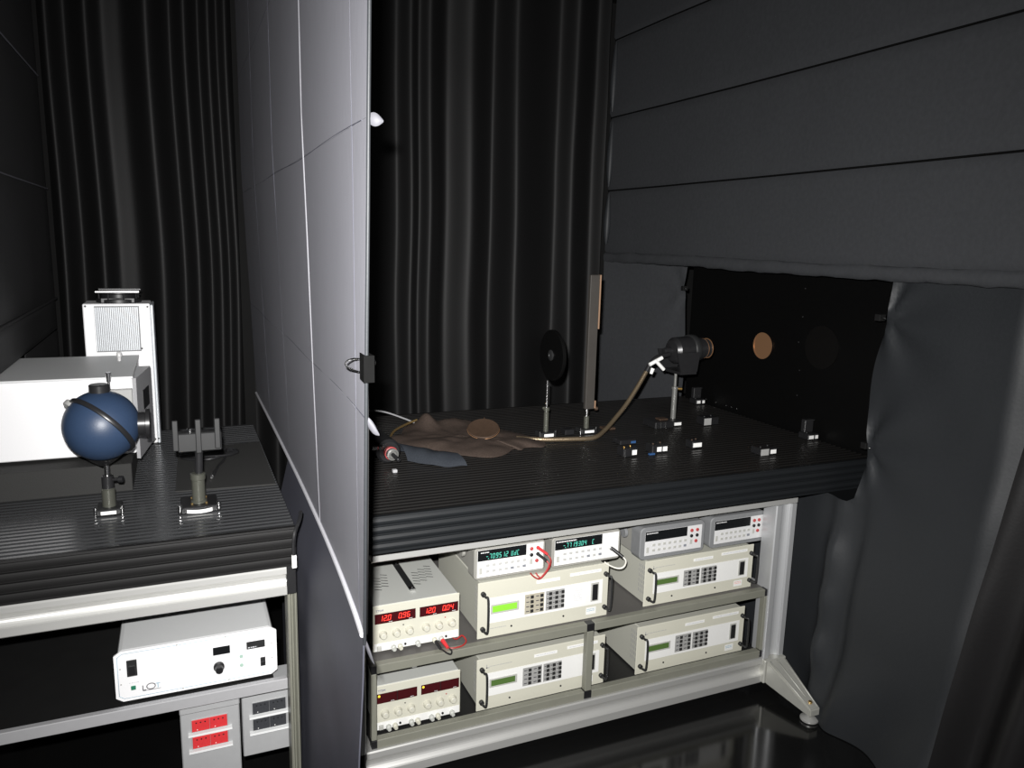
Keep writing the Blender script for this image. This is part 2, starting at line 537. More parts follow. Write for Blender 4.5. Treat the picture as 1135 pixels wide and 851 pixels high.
def make_curtain(label, ext, x0, x1, y, zb, zt, nx, group=None, soft=0.75, seed=0.0):
    # smooth the zigzag a little
    n = nx
    sm = 0.016
    def depth(x):
        s = wsum = 0
        for k in range(-4, 5):
            g = math.exp(-k * k / 5.0)
            s += g * folds(ext, x + k * sm * 0.55, soft)
            wsum += g
        return s / wsum
    bm = NB()
    def fn(a, b):
        x = x0 + a * (x1 - x0)
        z = zb + b * (zt - zb)
        xs = x + 0.018 * fuzz((x * 0.7, 0, z), 1.1, seed) * (1 - 0.3 * b)
        amp = 0.85 + 0.3 * fuzz((x, 1, z * 0.6), 1.4, seed + 4)
        return Vector((x, y - depth(xs) * amp + 0.006 * fuzz((x, 0, z), 3.0, seed), z))
    grid(bm, fn, n, 26)
    o = lone('curtain', bm, 'curtain', label, 'curtain', group=group, solid=0.003, org=((x0 + x1) / 2, y, zb))
    return o

extR = [(0.34, 0.0), (0.42, .15), (0.50, .01), (0.58, .16), (0.66, .02), (0.72, .15), (0.79, 0.02), (0.83, .24), (1.06, .03), (1.115, .12), (1.165, .06), (1.205, .13), (1.32, .02), (1.44, .11), (1.59, .01), (1.66, .20), (1.98, .0), (2.035, .14), (2.21, .0), (2.26, .10)]
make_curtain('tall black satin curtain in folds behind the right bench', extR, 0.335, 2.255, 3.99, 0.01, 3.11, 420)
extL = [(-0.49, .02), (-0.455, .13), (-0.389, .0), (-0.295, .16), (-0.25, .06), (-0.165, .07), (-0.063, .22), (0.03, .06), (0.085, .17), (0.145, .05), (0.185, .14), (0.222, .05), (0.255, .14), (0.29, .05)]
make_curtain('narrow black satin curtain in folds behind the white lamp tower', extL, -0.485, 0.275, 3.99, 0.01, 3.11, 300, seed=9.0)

# ---- side drape with the opening for the right bench
def sidex(y, z):
    # hung at 2.32; below it sweeps in towards the bench and flares near the floor
    k = max(0.0, 1 - z / 1.66)
    x = 2.325
    front = 1 / (1 + math.exp((y - 2.05) / 0.05))
    x -= front * (0.17 * k ** 1.3)
    x -= (1 - front) * 0.065 * min(1.0, max(0.0, (1.2 - z) * 4))
    x += 0.018 * fuzz((0, y, z), 1.7, 2.0) + 0.006 * fuzz((0, y, z), 5.0, 7.0)
    if y < 1.5:
        x += 0.07 * min(1.0, (1.5 - y) / 0.12)
    # gathers fanning from the two clips on the near edge
    for (cy, cz) in ((2.0, 1.53), (2.0, 1.06)):
        d = math.hypot(y - cy, z - cz)
        ang = math.atan2(z - cz, cy - y)
        x += 0.016 * math.exp(-d / 0.16) * math.sin(7 * ang) * min(1, d / 0.05)
    # vertical bunch under the board end
    x -= 0.05 * math.exp(-((y - 2.02) / 0.035) ** 2) * max(0, min(1, (1.0 - z) / 0.3)) * (0.75 + 0.6 * fuzz((0, z, 0), 6.0))
    x += 0.02 * math.exp(-((y - 1.93) / 0.03) ** 2) * max(0, min(1, (0.95 - z) / 0.3))
    # creases above the floor
    if z < 0.35:
        x -= (0.35 - z) * 0.16 * (0.5 + 0.5 * math.sin(y * 17 + z * 9)) * front
    return x
bm = NB()
yN, yF = 1.15, 3.92
def fns(a, b):
    y = yN + a * (yF - yN)
    z = 0.004 + b * 1.685
    yy = y
    if abs(y - 2.0) < 0.1 and z > 0.86:
        yy = y - 0.014 + 0.02 * math.cos((z - 1.3) * 9)
        wgt = 1 - abs(y - 2.0) / 0.1
        yy = y + (yy - y) * wgt
    return Vector((sidex(y, z), yy, z))
def sk(a, b):
    y = yN + a * (yF - yN)
    z = 0.004 + b * 1.685
    return y > 2.0 and z > 0.845
grid(bm, fns, 150, 84, skip=sk)
lone('curtain', bm, 'drape', 'wide black cloth curtain clipped open around the right end of the right bench', 'curtain', solid=0.003, org=(2.3, 1.5, 0))

# ---- the cloth on the far side of the opening
bm = NB()
def ffl(a, b):
    y = 3.92 - a * 0.615
    z = 0.80 + b * 0.885
    x = 2.275 + 0.150 * a + 0.010 * (1 - a) * fuzz((0, y, z), 3, 6)
    d = math.hypot(y - 3.305, z - 1.54)
    x -= 0.012 * math.exp(-d / 0.12) * (1 + math.sin(6 * math.atan2(z - 1.54, y - 3.30)))
    y += 0.012 * math.cos((z - 1.54) * 8) * a
    return Vector((x, y, z))
grid(bm, ffl, 30, 34)
lone('curtain', bm, 'wall_cloth', 'black cloth flap at the far side of the bench opening', 'curtain', solid=0.003, org=(2.3, 3.5, 0.8))  # lighter cloth and a plane turned to the flash brighten this flap

# ---- nearer drape sweeping across it at the far right of the view
bm = NB()
def fnn(a, b):
    z = 0.006 + b * 1.66
    y0 = 1.28 + 0.17 * (1 - b) ** 0.8
    y = y0 - a * (y0 - 0.7)
    t = a * 5.2 + 0.5 * (1 - b)
    amp = 0.04 * (1 - 0.75 * b)
    x = 2.195 - 0.10 * (1 - b) ** 1.6 - amp * (math.sin(t * 2 * math.pi * 0.62 + 0.9)) - 0.02 * math.sin(t * 4.1) * (1 - b)
    return Vector((x + 0.008 * fuzz((0, y, z), 4, 1.5), y, z))
grid(bm, fnn, 70, 40)
lone('curtain', bm, 'drape2', 'brownish black drape with long sweeping folds at the right edge of the view', 'curtain', solid=0.003, org=(2.2, 1.1, 0))

# little black clips holding the edges of the opening
def side_clip(y, z, label, dx=0.0):
    t = thing('fabric_clip', label, 'clip', (2.315 + dx, y, z))
    pbox('jaw', 'black_wall', t, 2.278 + dx, 2.308 + dx, y - 0.012, y + 0.012, z - 0.012, z + 0.012, 0.002)
    bm = NB(); tube(bm, [(2.279 + dx, y - 0.012, z), (2.266 + dx, y - 0.03, z + 0.003), (2.272 + dx, y - 0.042, z), (2.279 + dx, y - 0.03, z - 0.004), (2.282 + dx, y - 0.012, z - 0.002)], 0.0016, 6, 5)
    link('wire_loop', bm, 'steel', t)
side_clip(1.985, 1.530, 'small black clip high on the near edge of the bench opening')
side_clip(1.985, 1.060, 'small black clip just above the bench end on the near curtain edge')
side_clip(3.318, 1.550, 'small black clip on the far edge of the bench opening', 0.12)

# ------------------------------------------------------------------ partition between the benches
XP = 0.30
pt = thing('fabric_partition', 'tall grey satin cloth partition standing between the two benches', 'partition', (XP, 2.6, 0.0))
yc = [1.345, 1.43, 2.01, 2.65, 3.29, 3.90]
zc = [1.005, 1.44, 1.955, 2.46, 3.08]
for i in range(5):
    for j in range(4):
        cloth_panel('fabric_panel', 'part_cloth', pt, (XP, yc[i] + 0.0003, zc[j] + 0.0003), (0, yc[i + 1] - yc[i] - 0.0006, 0), (0, 0, zc[j + 1] - zc[j] - 0.0006), (-1, 0, 0), 0.0, 10, 10, seed=2.2, rip=0.0005, shift=twist, edge=(i == 0))
for i in range(1, 5):
    bm = NB()
    tube(bm, [(XP - 0.001 + twist(yc[i], 1.0 + k * 0.26), yc[i] + 0.003 * math.sin(k * 1.3), 1.0 + k * 0.26) for k in range(9)], [0, 0.0009, 0.0026, 0.0011, 0.0011, 0][i], 7, 4)
    link('vertical_welt', bm, 'part_seam' if i == 2 else 'skirt', pt)
for j in range(1, 4):
    bm = NB()
    tube(bm, [(XP - 0.0005 + twist(1.35 + k * 0.16, zc[j]), 1.345 + k * 0.16, zc[j] + 0.003 * math.sin(k * 1.0)) for k in range(17)], 0.0014, 7, 3)
    link('cross_welt', bm, 'skirt', pt)
bm = NB()
tube(bm, [(XP - 0.004 + twist(y_, 1.0), y_, 1.0) for y_ in (1.375, 1.5, 1.7, 2.0, 2.5, 3.2, 3.9)], 0.006, 8, 8)
link('hem_cord', bm, 'hem', pt)
# black back cloth facing the right bench
bm = NB()
grid(bm, lambda a, b: Vector((XP + 0.0055 + twist(1.35 + a * 2.54, 1.0 + b * 2.08), max(1.35 + a * 2.54, near_edge(1.0 + b * 2.08) + 0.004), 1.0 + b * 2.08)), 30, 10)
link('back_cloth', bm, 'curtain', pt, solid=0.004)
# edge strip
bm = NB()
def fe(a, b):
    th = -math.pi / 2 + a * math.pi
    z = 0.98 + b * 2.1
    return Vector((XP + 0.001 + 0.003 * math.sin(th), near_edge(z) + 0.001 - 0.003 * math.cos(th) + 0.004 * fuzz((0, 0, z), 3.0), z))
grid(bm, fe, 6, 50)
link('edge_binding', bm, 'drape', pt, solid=0.001)
# skirt hanging below the hem in front of the benches
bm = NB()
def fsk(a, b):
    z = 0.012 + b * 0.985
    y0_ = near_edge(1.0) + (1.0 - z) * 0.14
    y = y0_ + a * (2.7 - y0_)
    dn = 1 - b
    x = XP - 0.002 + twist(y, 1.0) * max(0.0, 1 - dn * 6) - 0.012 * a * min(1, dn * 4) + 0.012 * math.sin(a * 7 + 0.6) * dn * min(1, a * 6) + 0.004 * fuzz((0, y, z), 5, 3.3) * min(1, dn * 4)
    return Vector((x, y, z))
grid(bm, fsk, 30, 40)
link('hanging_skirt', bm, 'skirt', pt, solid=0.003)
# pointed fabric ties at the ends of the cross welts
for (z, L, droop) in ((1.953, 0.022, -0.004), (1.435, 0.021, -0.026), (0.985, 0.016, -0.045)):
    bm = NB()
    def ft(a, b, z=z, L=L, droop=droop):
        th = b * 2 * math.pi
        r = 0.0105 * (math.sin(math.pi * (0.22 + 0.76 * a))) + 0.001
        return Vector((XP + 0.002 + L * a, near_edge(z) + 0.004 + 0.006 * math.cos(th) * r / 0.012 - 0.01 * a, z + droop * a + r * math.sin(th)))
    grid(bm, ft, 8, 10)
    bmesh.ops.remove_doubles(bm, verts=bm.verts, dist=1e-5)
    link('fabric_tie', bm, 'tie_cloth', pt)
# hook-and-loop ribbon at the rear of the hem
bm = NB()
tube(bm, [(XP - 0.02, 2.06, 1.02), (XP - 0.028, 2.03, 1.01), (XP - 0.045, 2.0, 0.985), (XP - 0.05, 1.995, 0.95), (XP - 0.05, 1.993, 0.925)], 0.005, 6, 6)
link('ribbon', bm, 'plastic_black', pt)
pbox('ribbon_tip', 'label', pt, XP - 0.056, XP - 0.044, 1.987, 1.997, 0.89, 0.925, 0.001)

# binder clip on the partition edge
bc = thing('binder_clip', 'black binder clip with silver wire handles on the partition edge', 'clip', (XP + 0.01, 1.36, 1.51))
bm = NB()
prism(bm, [(XP - 0.0025, 1.366), (XP - 0.0045, 1.366), (XP - 0.0065, 1.323), (XP + 0.0125, 1.323), (XP + 0.0105, 1.366), (XP + 0.0085, 1.366), (XP + 0.0085, 1.328), (XP - 0.0025, 1.328)], 'z', 1.508, 1.556)
link('clip_body', bm, 'void_cloth', bc)
for s, x in ((-1, XP - 0.0045), (1, XP + 0.0105)):
    bm = NB()
    tube(bm, [(x, 1.370, 1.520), (x + s * 0.008, 1.385, 1.522), (x + s * 0.016, 1.392, 1.526), (x + s * 0.020, 1.394, 1.532), (x + s * 0.016, 1.392, 1.538), (x + s * 0.008, 1.385, 1.542), (x, 1.370, 1.544)], 0.0018, 7, 6)
    link('wire_handle', bm, 'steel', bc)

# ------------------------------------------------------------------ benches
def slat_board(name, parent, m, mf, x0, x1, y0, y1, z0, z1, pitch=0.026, flute=0.006):
    """slotted aluminium bench top: T-slots on top, four shallow flutes on its front"""
    H = z1 - z0
    F = y0 + 0.016
    front = [(F, z0), (y0 + 0.008, z0)]
    for k in range(4):
        a = z0 + 0.005 + (H - 0.010) * k / 4
        b = z0 + 0.005 + (H - 0.010) * (k + 1) / 4
        front += [(y0 + 0.008, a), (y0 + 0.008, a + 0.004)]
        for q in range(6):
            t = q / 5
            front.append((y0 + flute * (1 - math.sin(math.pi * (0.12 + 0.76 * t))), a + 0.005 + (b - a - 0.006) * t))
    front += [(y0, z1 - 0.004), (y0 + 0.003, z1), (F, z1)]
    bm = NB()
    prism(bm, front, 'x', x0, x1)
    bmesh.ops.triangulate(bm, faces=[f for f in bm.faces if len(f.verts) > 4])
    link('front_rail', bm, mf, parent)
    poly = [(y1, z0), (F + 0.0002, z0), (F + 0.0002, z1)]
    y = y0 + 0.03
    while y < y1 - pitch:
        g = 0.0115
        poly += [(y - 0.001, z1), (y, z1 - 0.0012), (y, z1 - 0.016), (y + g, z1 - 0.016), (y + g, z1 - 0.0012), (y + g + 0.001, z1)]
        y += pitch
    poly += [(y1, z1)]
    bm = NB()
    prism(bm, poly, 'x', x0, x1)
    bmesh.ops.triangulate(bm, faces=[f for f in bm.faces if len(f.verts) > 4])
    return link(name, bm, m, parent)

def alu_beam(name, m, parent, x0, x1, y0, z0, z1, depth=0.09):
    """aluminium extrusion with a hollow sweep on its front face"""
    H = z1 - z0
    poly = [(y0 + depth, z0), (y0 + 0.003, z0), (y0, z0 + 0.003), (y0, z0 + H * .30), (y0 + 0.004, z0 + H * .33)]
    for k in range(9):
        t = k / 8
        poly.append((y0 + 0.004 + 0.011 * math.sin(math.pi * t), z0 + H * (.33 + .42 * t)))
    poly += [(y0, z0 + H * .78), (y0, z1 - 0.004), (y0 + 0.004, z1), (y0 + depth, z1)]
    bm = NB()
    prism(bm, poly, 'x', x0, x1)
    return link(name, bm, m, parent)

def alu_post(name, m, parent, x0, x1, y0, z0, z1, depth=0.07):
    """upright extrusion with a slot down its front"""
    W = x1 - x0
    poly = [(x0, y0 + depth), (x0, y0 + 0.004), (x0 + 0.004, y0), (x0 + W * .24, y0), (x0 + W * .27, y0 + 0.006)]
    for k in range(9):
        t = k / 8
        poly.append((x0 + W * (.29 + .42 * t), y0 + 0.006 + 0.012 * math.sin(math.pi * t)))
    poly += [(x0 + W * .73, y0 + 0.006), (x0 + W * .76, y0), (x1 - 0.004, y0), (x1, y0 + 0.004), (x1, y0 + depth)]
    bm = NB()
    prism(bm, poly, 'z', z0, z1)
    return link(name, bm, m, parent)

ZT = 0.984
# right bench
rb = thing('optical_bench', 'long black slotted optical bench on silver aluminium legs, right of the partition', 'bench', (1.4, 2.6, 0.0))
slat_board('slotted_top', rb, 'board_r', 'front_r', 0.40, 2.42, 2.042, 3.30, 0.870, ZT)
alu_beam('top_beam', 'alu', rb, 0.50, 2.178, 2.172, 0.790, 0.869)
alu_beam('bottom_beam', 'alu', rb, 0.48, 2.074, 2.17, 0.047, 0.153)
alu_post('leg', 'alu_v', rb, 2.075, 2.178, 2.17, 0.150, 0.789)
alu_post('leg', 'alu_v', rb, 0.40, 0.479, 2.17, 0.150, 0.789)
alu_post('leg', 'alu_v', rb, 2.075, 2.178, 3.12, 0.02, 0.869)
alu_post('leg', 'alu_v', rb, 0.40, 0.49, 3.12, 0.02, 0.869)
pbox('top_side_beam', 'alu', rb, 2.09, 2.165, 2.264, 3.12, 0.80, 0.868, 0.004)
pbox('leg_bracket', 'cast', rb, 2.072, 2.181, 2.155, 2.242, 0.05, 0.149, 0.004)
bm = NB()
A = [(2.080, 2.155, 0.148), (2.174, 2.155, 0.148), (2.174, 2.155, 0.052), (2.080, 2.155, 0.052), (2.104, 1.935, 0.060), (2.152, 1.935, 0.060), (2.152, 1.935, 0.030), (2.104, 1.935, 0.030)]
vs = [bm.verts.new(p) for p in A]
for q in ((0, 1, 2, 3), (4, 7, 6, 5), (0, 4, 5, 1), (1, 5, 6, 2), (2, 6, 7, 3), (3, 7, 4, 0)):
    bm.faces.new([vs[k] for k in q])
bmesh.ops.bevel(bm, geom=list(bm.edges), offset=0.004, segments=2, affect='EDGES')
foot = link('foot_arm', bm, 'cast', rb)
bm = NB()   # the raised ribs along the foot arm
tube(bm, [(2.092, 2.15, 0.147), (2.110, 1.945, 0.062)], 0.003, 6, 1)
tube(bm, [(2.128, 2.15, 0.147), (2.128, 1.99, 0.080)], 0.003, 6, 1)
tube(bm, [(2.164, 2.15, 0.147), (2.147, 1.945, 0.062)], 0.003, 6, 1)
link('foot_rib', bm, 'cast', foot)
pcyl('bolt', 'brass', foot, (2.128, 1.965, 0.065), (2.128, 1.962, 0.077), 0.008)
bm = NB(); lathe(bm, [(0.030, 0.0), (0.034, 0.004), (0.034, 0.010), (0.022, 0.016), (0.010, 0.020), (0.010, 0.034)], (2.128, 1.960, 0.0005))
link('levelling_pad', bm, 'alu', rb)
pbox('end_bracket', 'alu', rb, 2.20, 2.285, 2.13, 2.16, 0.852, 0.8695, 0.002)

# left bench
lb = thing('optical_bench', 'black slotted optical bench with broad silver front beam, left of the partition', 'bench', (-0.2, 2.6, 0.0))
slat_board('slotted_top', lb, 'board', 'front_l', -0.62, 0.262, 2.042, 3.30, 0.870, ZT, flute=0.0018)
alu_beam('front_beam', 'alu', lb, -0.62, 0.236, 2.046, 0.788, 0.8695)
pbox('beam_end_cap', 'plastic_black', lb, 0.2365, 0.262, 2.05, 2.13, 0.788, 0.8695, 0.002)
alu_post('leg', 'tube', lb, 0.238, 0.263, 2.055, 0.0, 0.787)
alu_post('leg', 'tube', lb, 0.20, 0.262, 3.15, 0.0, 0.869)
alu_post('leg', 'tube', lb, -0.62, -0.56, 2.055, 0.0, 0.787)
alu_post('leg', 'tube', lb, -0.62, -0.56, 3.15, 0.0, 0.869)
pbox('shelf', 'shelf_black', lb, -0.559, 0.200, 2.12, 3.14, 0.480, 0.506)
pbox('shelf_edge', 'shelf_grey', lb, -0.559, 0.237, 2.10, 2.12, 0.474, 0.5075, 0.002)

# dark cloth closing the space behind both benches' shelves
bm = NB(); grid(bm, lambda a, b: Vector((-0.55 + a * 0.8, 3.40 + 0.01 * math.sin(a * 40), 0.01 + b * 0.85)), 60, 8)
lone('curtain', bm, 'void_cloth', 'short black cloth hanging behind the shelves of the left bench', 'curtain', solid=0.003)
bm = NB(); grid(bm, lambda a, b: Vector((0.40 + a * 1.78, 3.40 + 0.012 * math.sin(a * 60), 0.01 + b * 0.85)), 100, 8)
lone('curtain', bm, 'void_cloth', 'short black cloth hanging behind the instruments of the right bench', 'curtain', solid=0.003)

# ------------------------------------------------------------------ instrument shelf under the right bench
rk = thing('instrument_shelf', 'two-level metal shelf frame of greenish grey square tube under the right bench', 'shelf', (1.3, 2.5, 0.0))
F0, F1 = 2.180, 2.208
X0, X1, XM = 0.516, 2.076, 1.283
for z0, z1 in ((0.153, 0.183), (0.414, 0.444)):
    for a, b in ((X0, XM - 0.015), (XM + 0.015, X1 - 0.012)):
        pbox('front_tube', 'tube', rk, a, b, F0, F1, z0, z1, 0.002)
    for c, w_ in ((X0 - 0.009, 0.009), (XM, 0.015), (X1, 0.012)):
        pbox('corner_joint', 'plastic_black', rk, c - w_, c + w_, F0 + 0.0005, F1, z0 + 0.001, z1 - 0.001, 0.001)
for c, w_ in ((X0 - 0.009, 0.009), (XM, 0.013), (X1, 0.012)):
    pbox('upright', 'tube', rk, c - w_, c + w_, F0 + 0.001, F1, 0.183, 0.414, 0.002)
for c in (X0, XM, X1 - 0.01):
    pbox('rear_upright', 'shelf_grey', rk, c - 0.014, c + 0.014, 2.95, 2.98, 0.0, 0.44, 0.002)
pbox('upper_shelf', 'shelf_dark', rk, 0.50, 2.085, 2.2085, 2.948, 0.428, 0.440)
pbox('lower_shelf', 'shelf_black', rk, 0.50, 2.085, 2.2085, 2.948, 0.156, 0.168)
pbox('right_edge_strip', 'shelf_grey', rk, 2.086, 2.096, 2.263, 2.95, 0.425, 0.441)

# ------------------------------------------------------------------ rack power sources
def rack_unit(x0, y0, z0, h, label, lit, style, strips, vents=True):
    W = 0.502
    t = thing('rack_instrument', label, 'instrument', (x0 + W / 2, y0 + 0.2, z0), group='rack instruments on the shelf')
    cx0, cx1 = x0 + 0.012, x0 + W - 0.014
    case = pbox('case', 'cream_dark', t, cx0, cx1, y0 + 0.005, y0 + 0.46, z0 + 0.004, z0 + h - 0.003, 0.003)
    bm = NB()
    for k in range(6):
        for r in range(4):
            a = y0 + 0.02 + r * 0.011
            box(bm, cx0 - 0.0005, cx0 + 0.001, a, a + 0.004, z0 + h * 0.22 + k * h * 0.11, z0 + h * 0.22 + k * h * 0.11 + h * 0.07)
    link('side_vents', bm, 'keypad_grey', case, kind='stuff')
    fp = pbox('front_panel', 'cream', t, x0, x0 + W, y0 - 0.001, y0 + 0.0045, z0, z0 + h, 0.0015)
    k = h / 0.2
    iz0, iz1 = z0 + 0.052 * k, z0 + 0.142 * k
    f = y0 - 0.001
    ov = pbox('white_overlay', 'panel_white', t, x0 + 0.038, x0 + 0.478, f - 0.001, f - 0.0001, iz0, iz1)
    f2 = f - 0.001
    H = iz1 - iz0
    bz = pbox('lcd_bezel', 'bezel', t, x0 + 0.046, x0 + 0.150, f2 - 0.003, f2, iz0 + H * .36, iz0 + H * .74, 0.001)
    pbox('lcd_screen', 'lcd_on' if lit else 'lcd_off', bz, x0 + 0.052, x0 + 0.142, f2 - 0.0036, f2 - 0.0028, iz0 + H * .43, iz0 + H * .68)
    km = 'keypad' if style == 'warm' else 'keypad_grey'
    for a, b, nc in ((0.172, 0.246, 2), (0.252, 0.324, 3)):
        kp = pbox('keypad', km if not (style == 'warm' and nc == 3) else 'keypad_grey', t, x0 + a, x0 + b, f2 - 0.0015, f2, iz0 + H * .10, iz0 + H * .90, 0.0005)
        bm = NB()
        for r in range(4):
            for c in range(nc):
                px = x0 + a + (b - a) * ((c + 0.72) / nc)
                pz = iz0 + H * (.21 + .19 * r)
                box(bm, px - 0.0055, px + 0.0055, f2 - 0.0045, f2 - 0.0014, pz - 0.0052, pz + 0.0052)
        link('keys', bm, 'key', kp, kind='stuff')
        bm = NB()
        for r in range(4):
            for c in range(nc):
                px = x0 + a + (b - a) * ((c + 0.30) / nc)
                pz = iz0 + H * (.21 + .19 * r)
                box(bm, px - 0.006 / (nc - 1), px + 0.006 / (nc - 1), f2 - 0.0018, f2 - 0.0014, pz - 0.0015, pz + 0.0015)
        link('key_print', bm, 'dark_print', kp, kind='stuff')
    sw = pbox('power_switch', 'bezel', t, x0 + 0.430, x0 + 0.462, f2 - 0.003, f2, iz0 + H * .14, iz0 + H * .92, 0.001)
    pbox('rocker', 'plastic_black', sw, x0 + 0.435, x0 + 0.457, f2 - 0.007, f2 - 0.002, iz0 + H * .19, iz0 + H * .86, 0.002)
    if style == 'warm' or strips == 2:
        pn = pbox('print_panel', 'label', t, x0 + 0.345, x0 + 0.412, f2 - 0.0006, f2, iz0 + H * .12, iz0 + H * .92)
        bm = NB(); dashes(bm, x0 + 0.362, x0 + 0.395, f2 - 0.0006, iz0 + H * .78, 0.0018, 7, 0.0075)
        link('print', bm, 'faint_print', pn, kind='stuff')
    for hx in (x0 + 0.017, x0 + W - 0.014):
        bm = NB()
        a, b = z0 + 0.036 * k, z0 + 0.162 * k
        tube(bm, [(hx, f, a), (hx, f - 0.026, a), (hx + 0.006, f - 0.036, a + 0.010), (hx + 0.006, f - 0.036, b - 0.010), (hx, f - 0.026, b), (hx, f, b)], 0.0042, 8, 5)
        hd = link('handle', bm, 'dark_grey', t)
        for q in (a, b):
            bm = NB()
            cyl(bm, (hx, f, q), (hx, f - 0.012, q), 0.0085)
            link('handle_boss', bm, 'dark_grey', hd)
    for sx in (0.124, 0.324):
        bm = NB(); cyl(bm, (x0 + sx, f, z0 + 0.028 * k), (x0 + sx, f - 0.002, z0 + 0.028 * k), 0.0036, n=10)
        link('screw', bm, 'dark_grey', t)
    # paper strips above the overlay
    for (a, b, dz) in ([(0.215, 0.305, 0.166), (0.345, 0.47, 0.172)]):
        st = pbox('paper_strip', 'label', t, x0 + a, x0 + b, f - 0.0008, f, z0 + dz * k, z0 + dz * k + 0.011)
        bm = NB(); dashes(bm, x0 + a + 0.008, x0 + b - 0.008, f - 0.0008, z0 + dz * k + 0.0042, 0.003)
        link('print', bm, 'faint_print', st, kind='stuff')
    bm = NB()
    if style == 'cool':
        dashes(bm, x0 + 0.046, x0 + 0.13, f, z0 + 0.166 * k, 0.0028)
        box(bm, x0 + 0.034, x0 + 0.038, f - 0.0005, f, z0 + 0.162 * k, z0 + 0.176 * k)
        box(bm, x0 + 0.034, x0 + 0.046, f - 0.0005, f, z0 + 0.162 * k, z0 + 0.166 * k)
    else:
        dashes(bm, x0 + 0.034, x0 + 0.105, f, z0 + 0.030 * k, 0.003)
    link('maker_print', bm, 'grey_print', fp, kind='stuff')
    st = pbox('rating_sticker', 'panel_white', t, x0 + 0.415, x0 + 0.455, f - 0.0006, f, z0 + 0.016 * k, z0 + 0.042 * k)
    bm = NB(); dashes(bm, x0 + 0.418, x0 + 0.450, f - 0.0006, z0 + 0.034 * k, 0.0022, 2, 0.006)
    link('print', bm, 'red_print' if strips == 1 else 'blue_line', st, kind='stuff')
    return t

rack_unit(0.869, 2.225, 0.4405, 0.201, 'cream rack instrument with brightly lit green screen, below the two glowing meters', True, 'warm', 2)
rack_unit(1.530, 2.230, 0.4405, 0.178, 'cream rack instrument on upper shelf below the two grey bumper meters', False, 'cool', 1)
rack_unit(0.872, 2.230, 0.1685, 0.192, 'cream rack instrument on lower shelf, partly behind the middle upright', False, 'cool', 0)
rack_unit(1.512, 2.230, 0.1685, 0.192, 'cream rack instrument on lower shelf at the right end beside the leg', False, 'cool', 3)

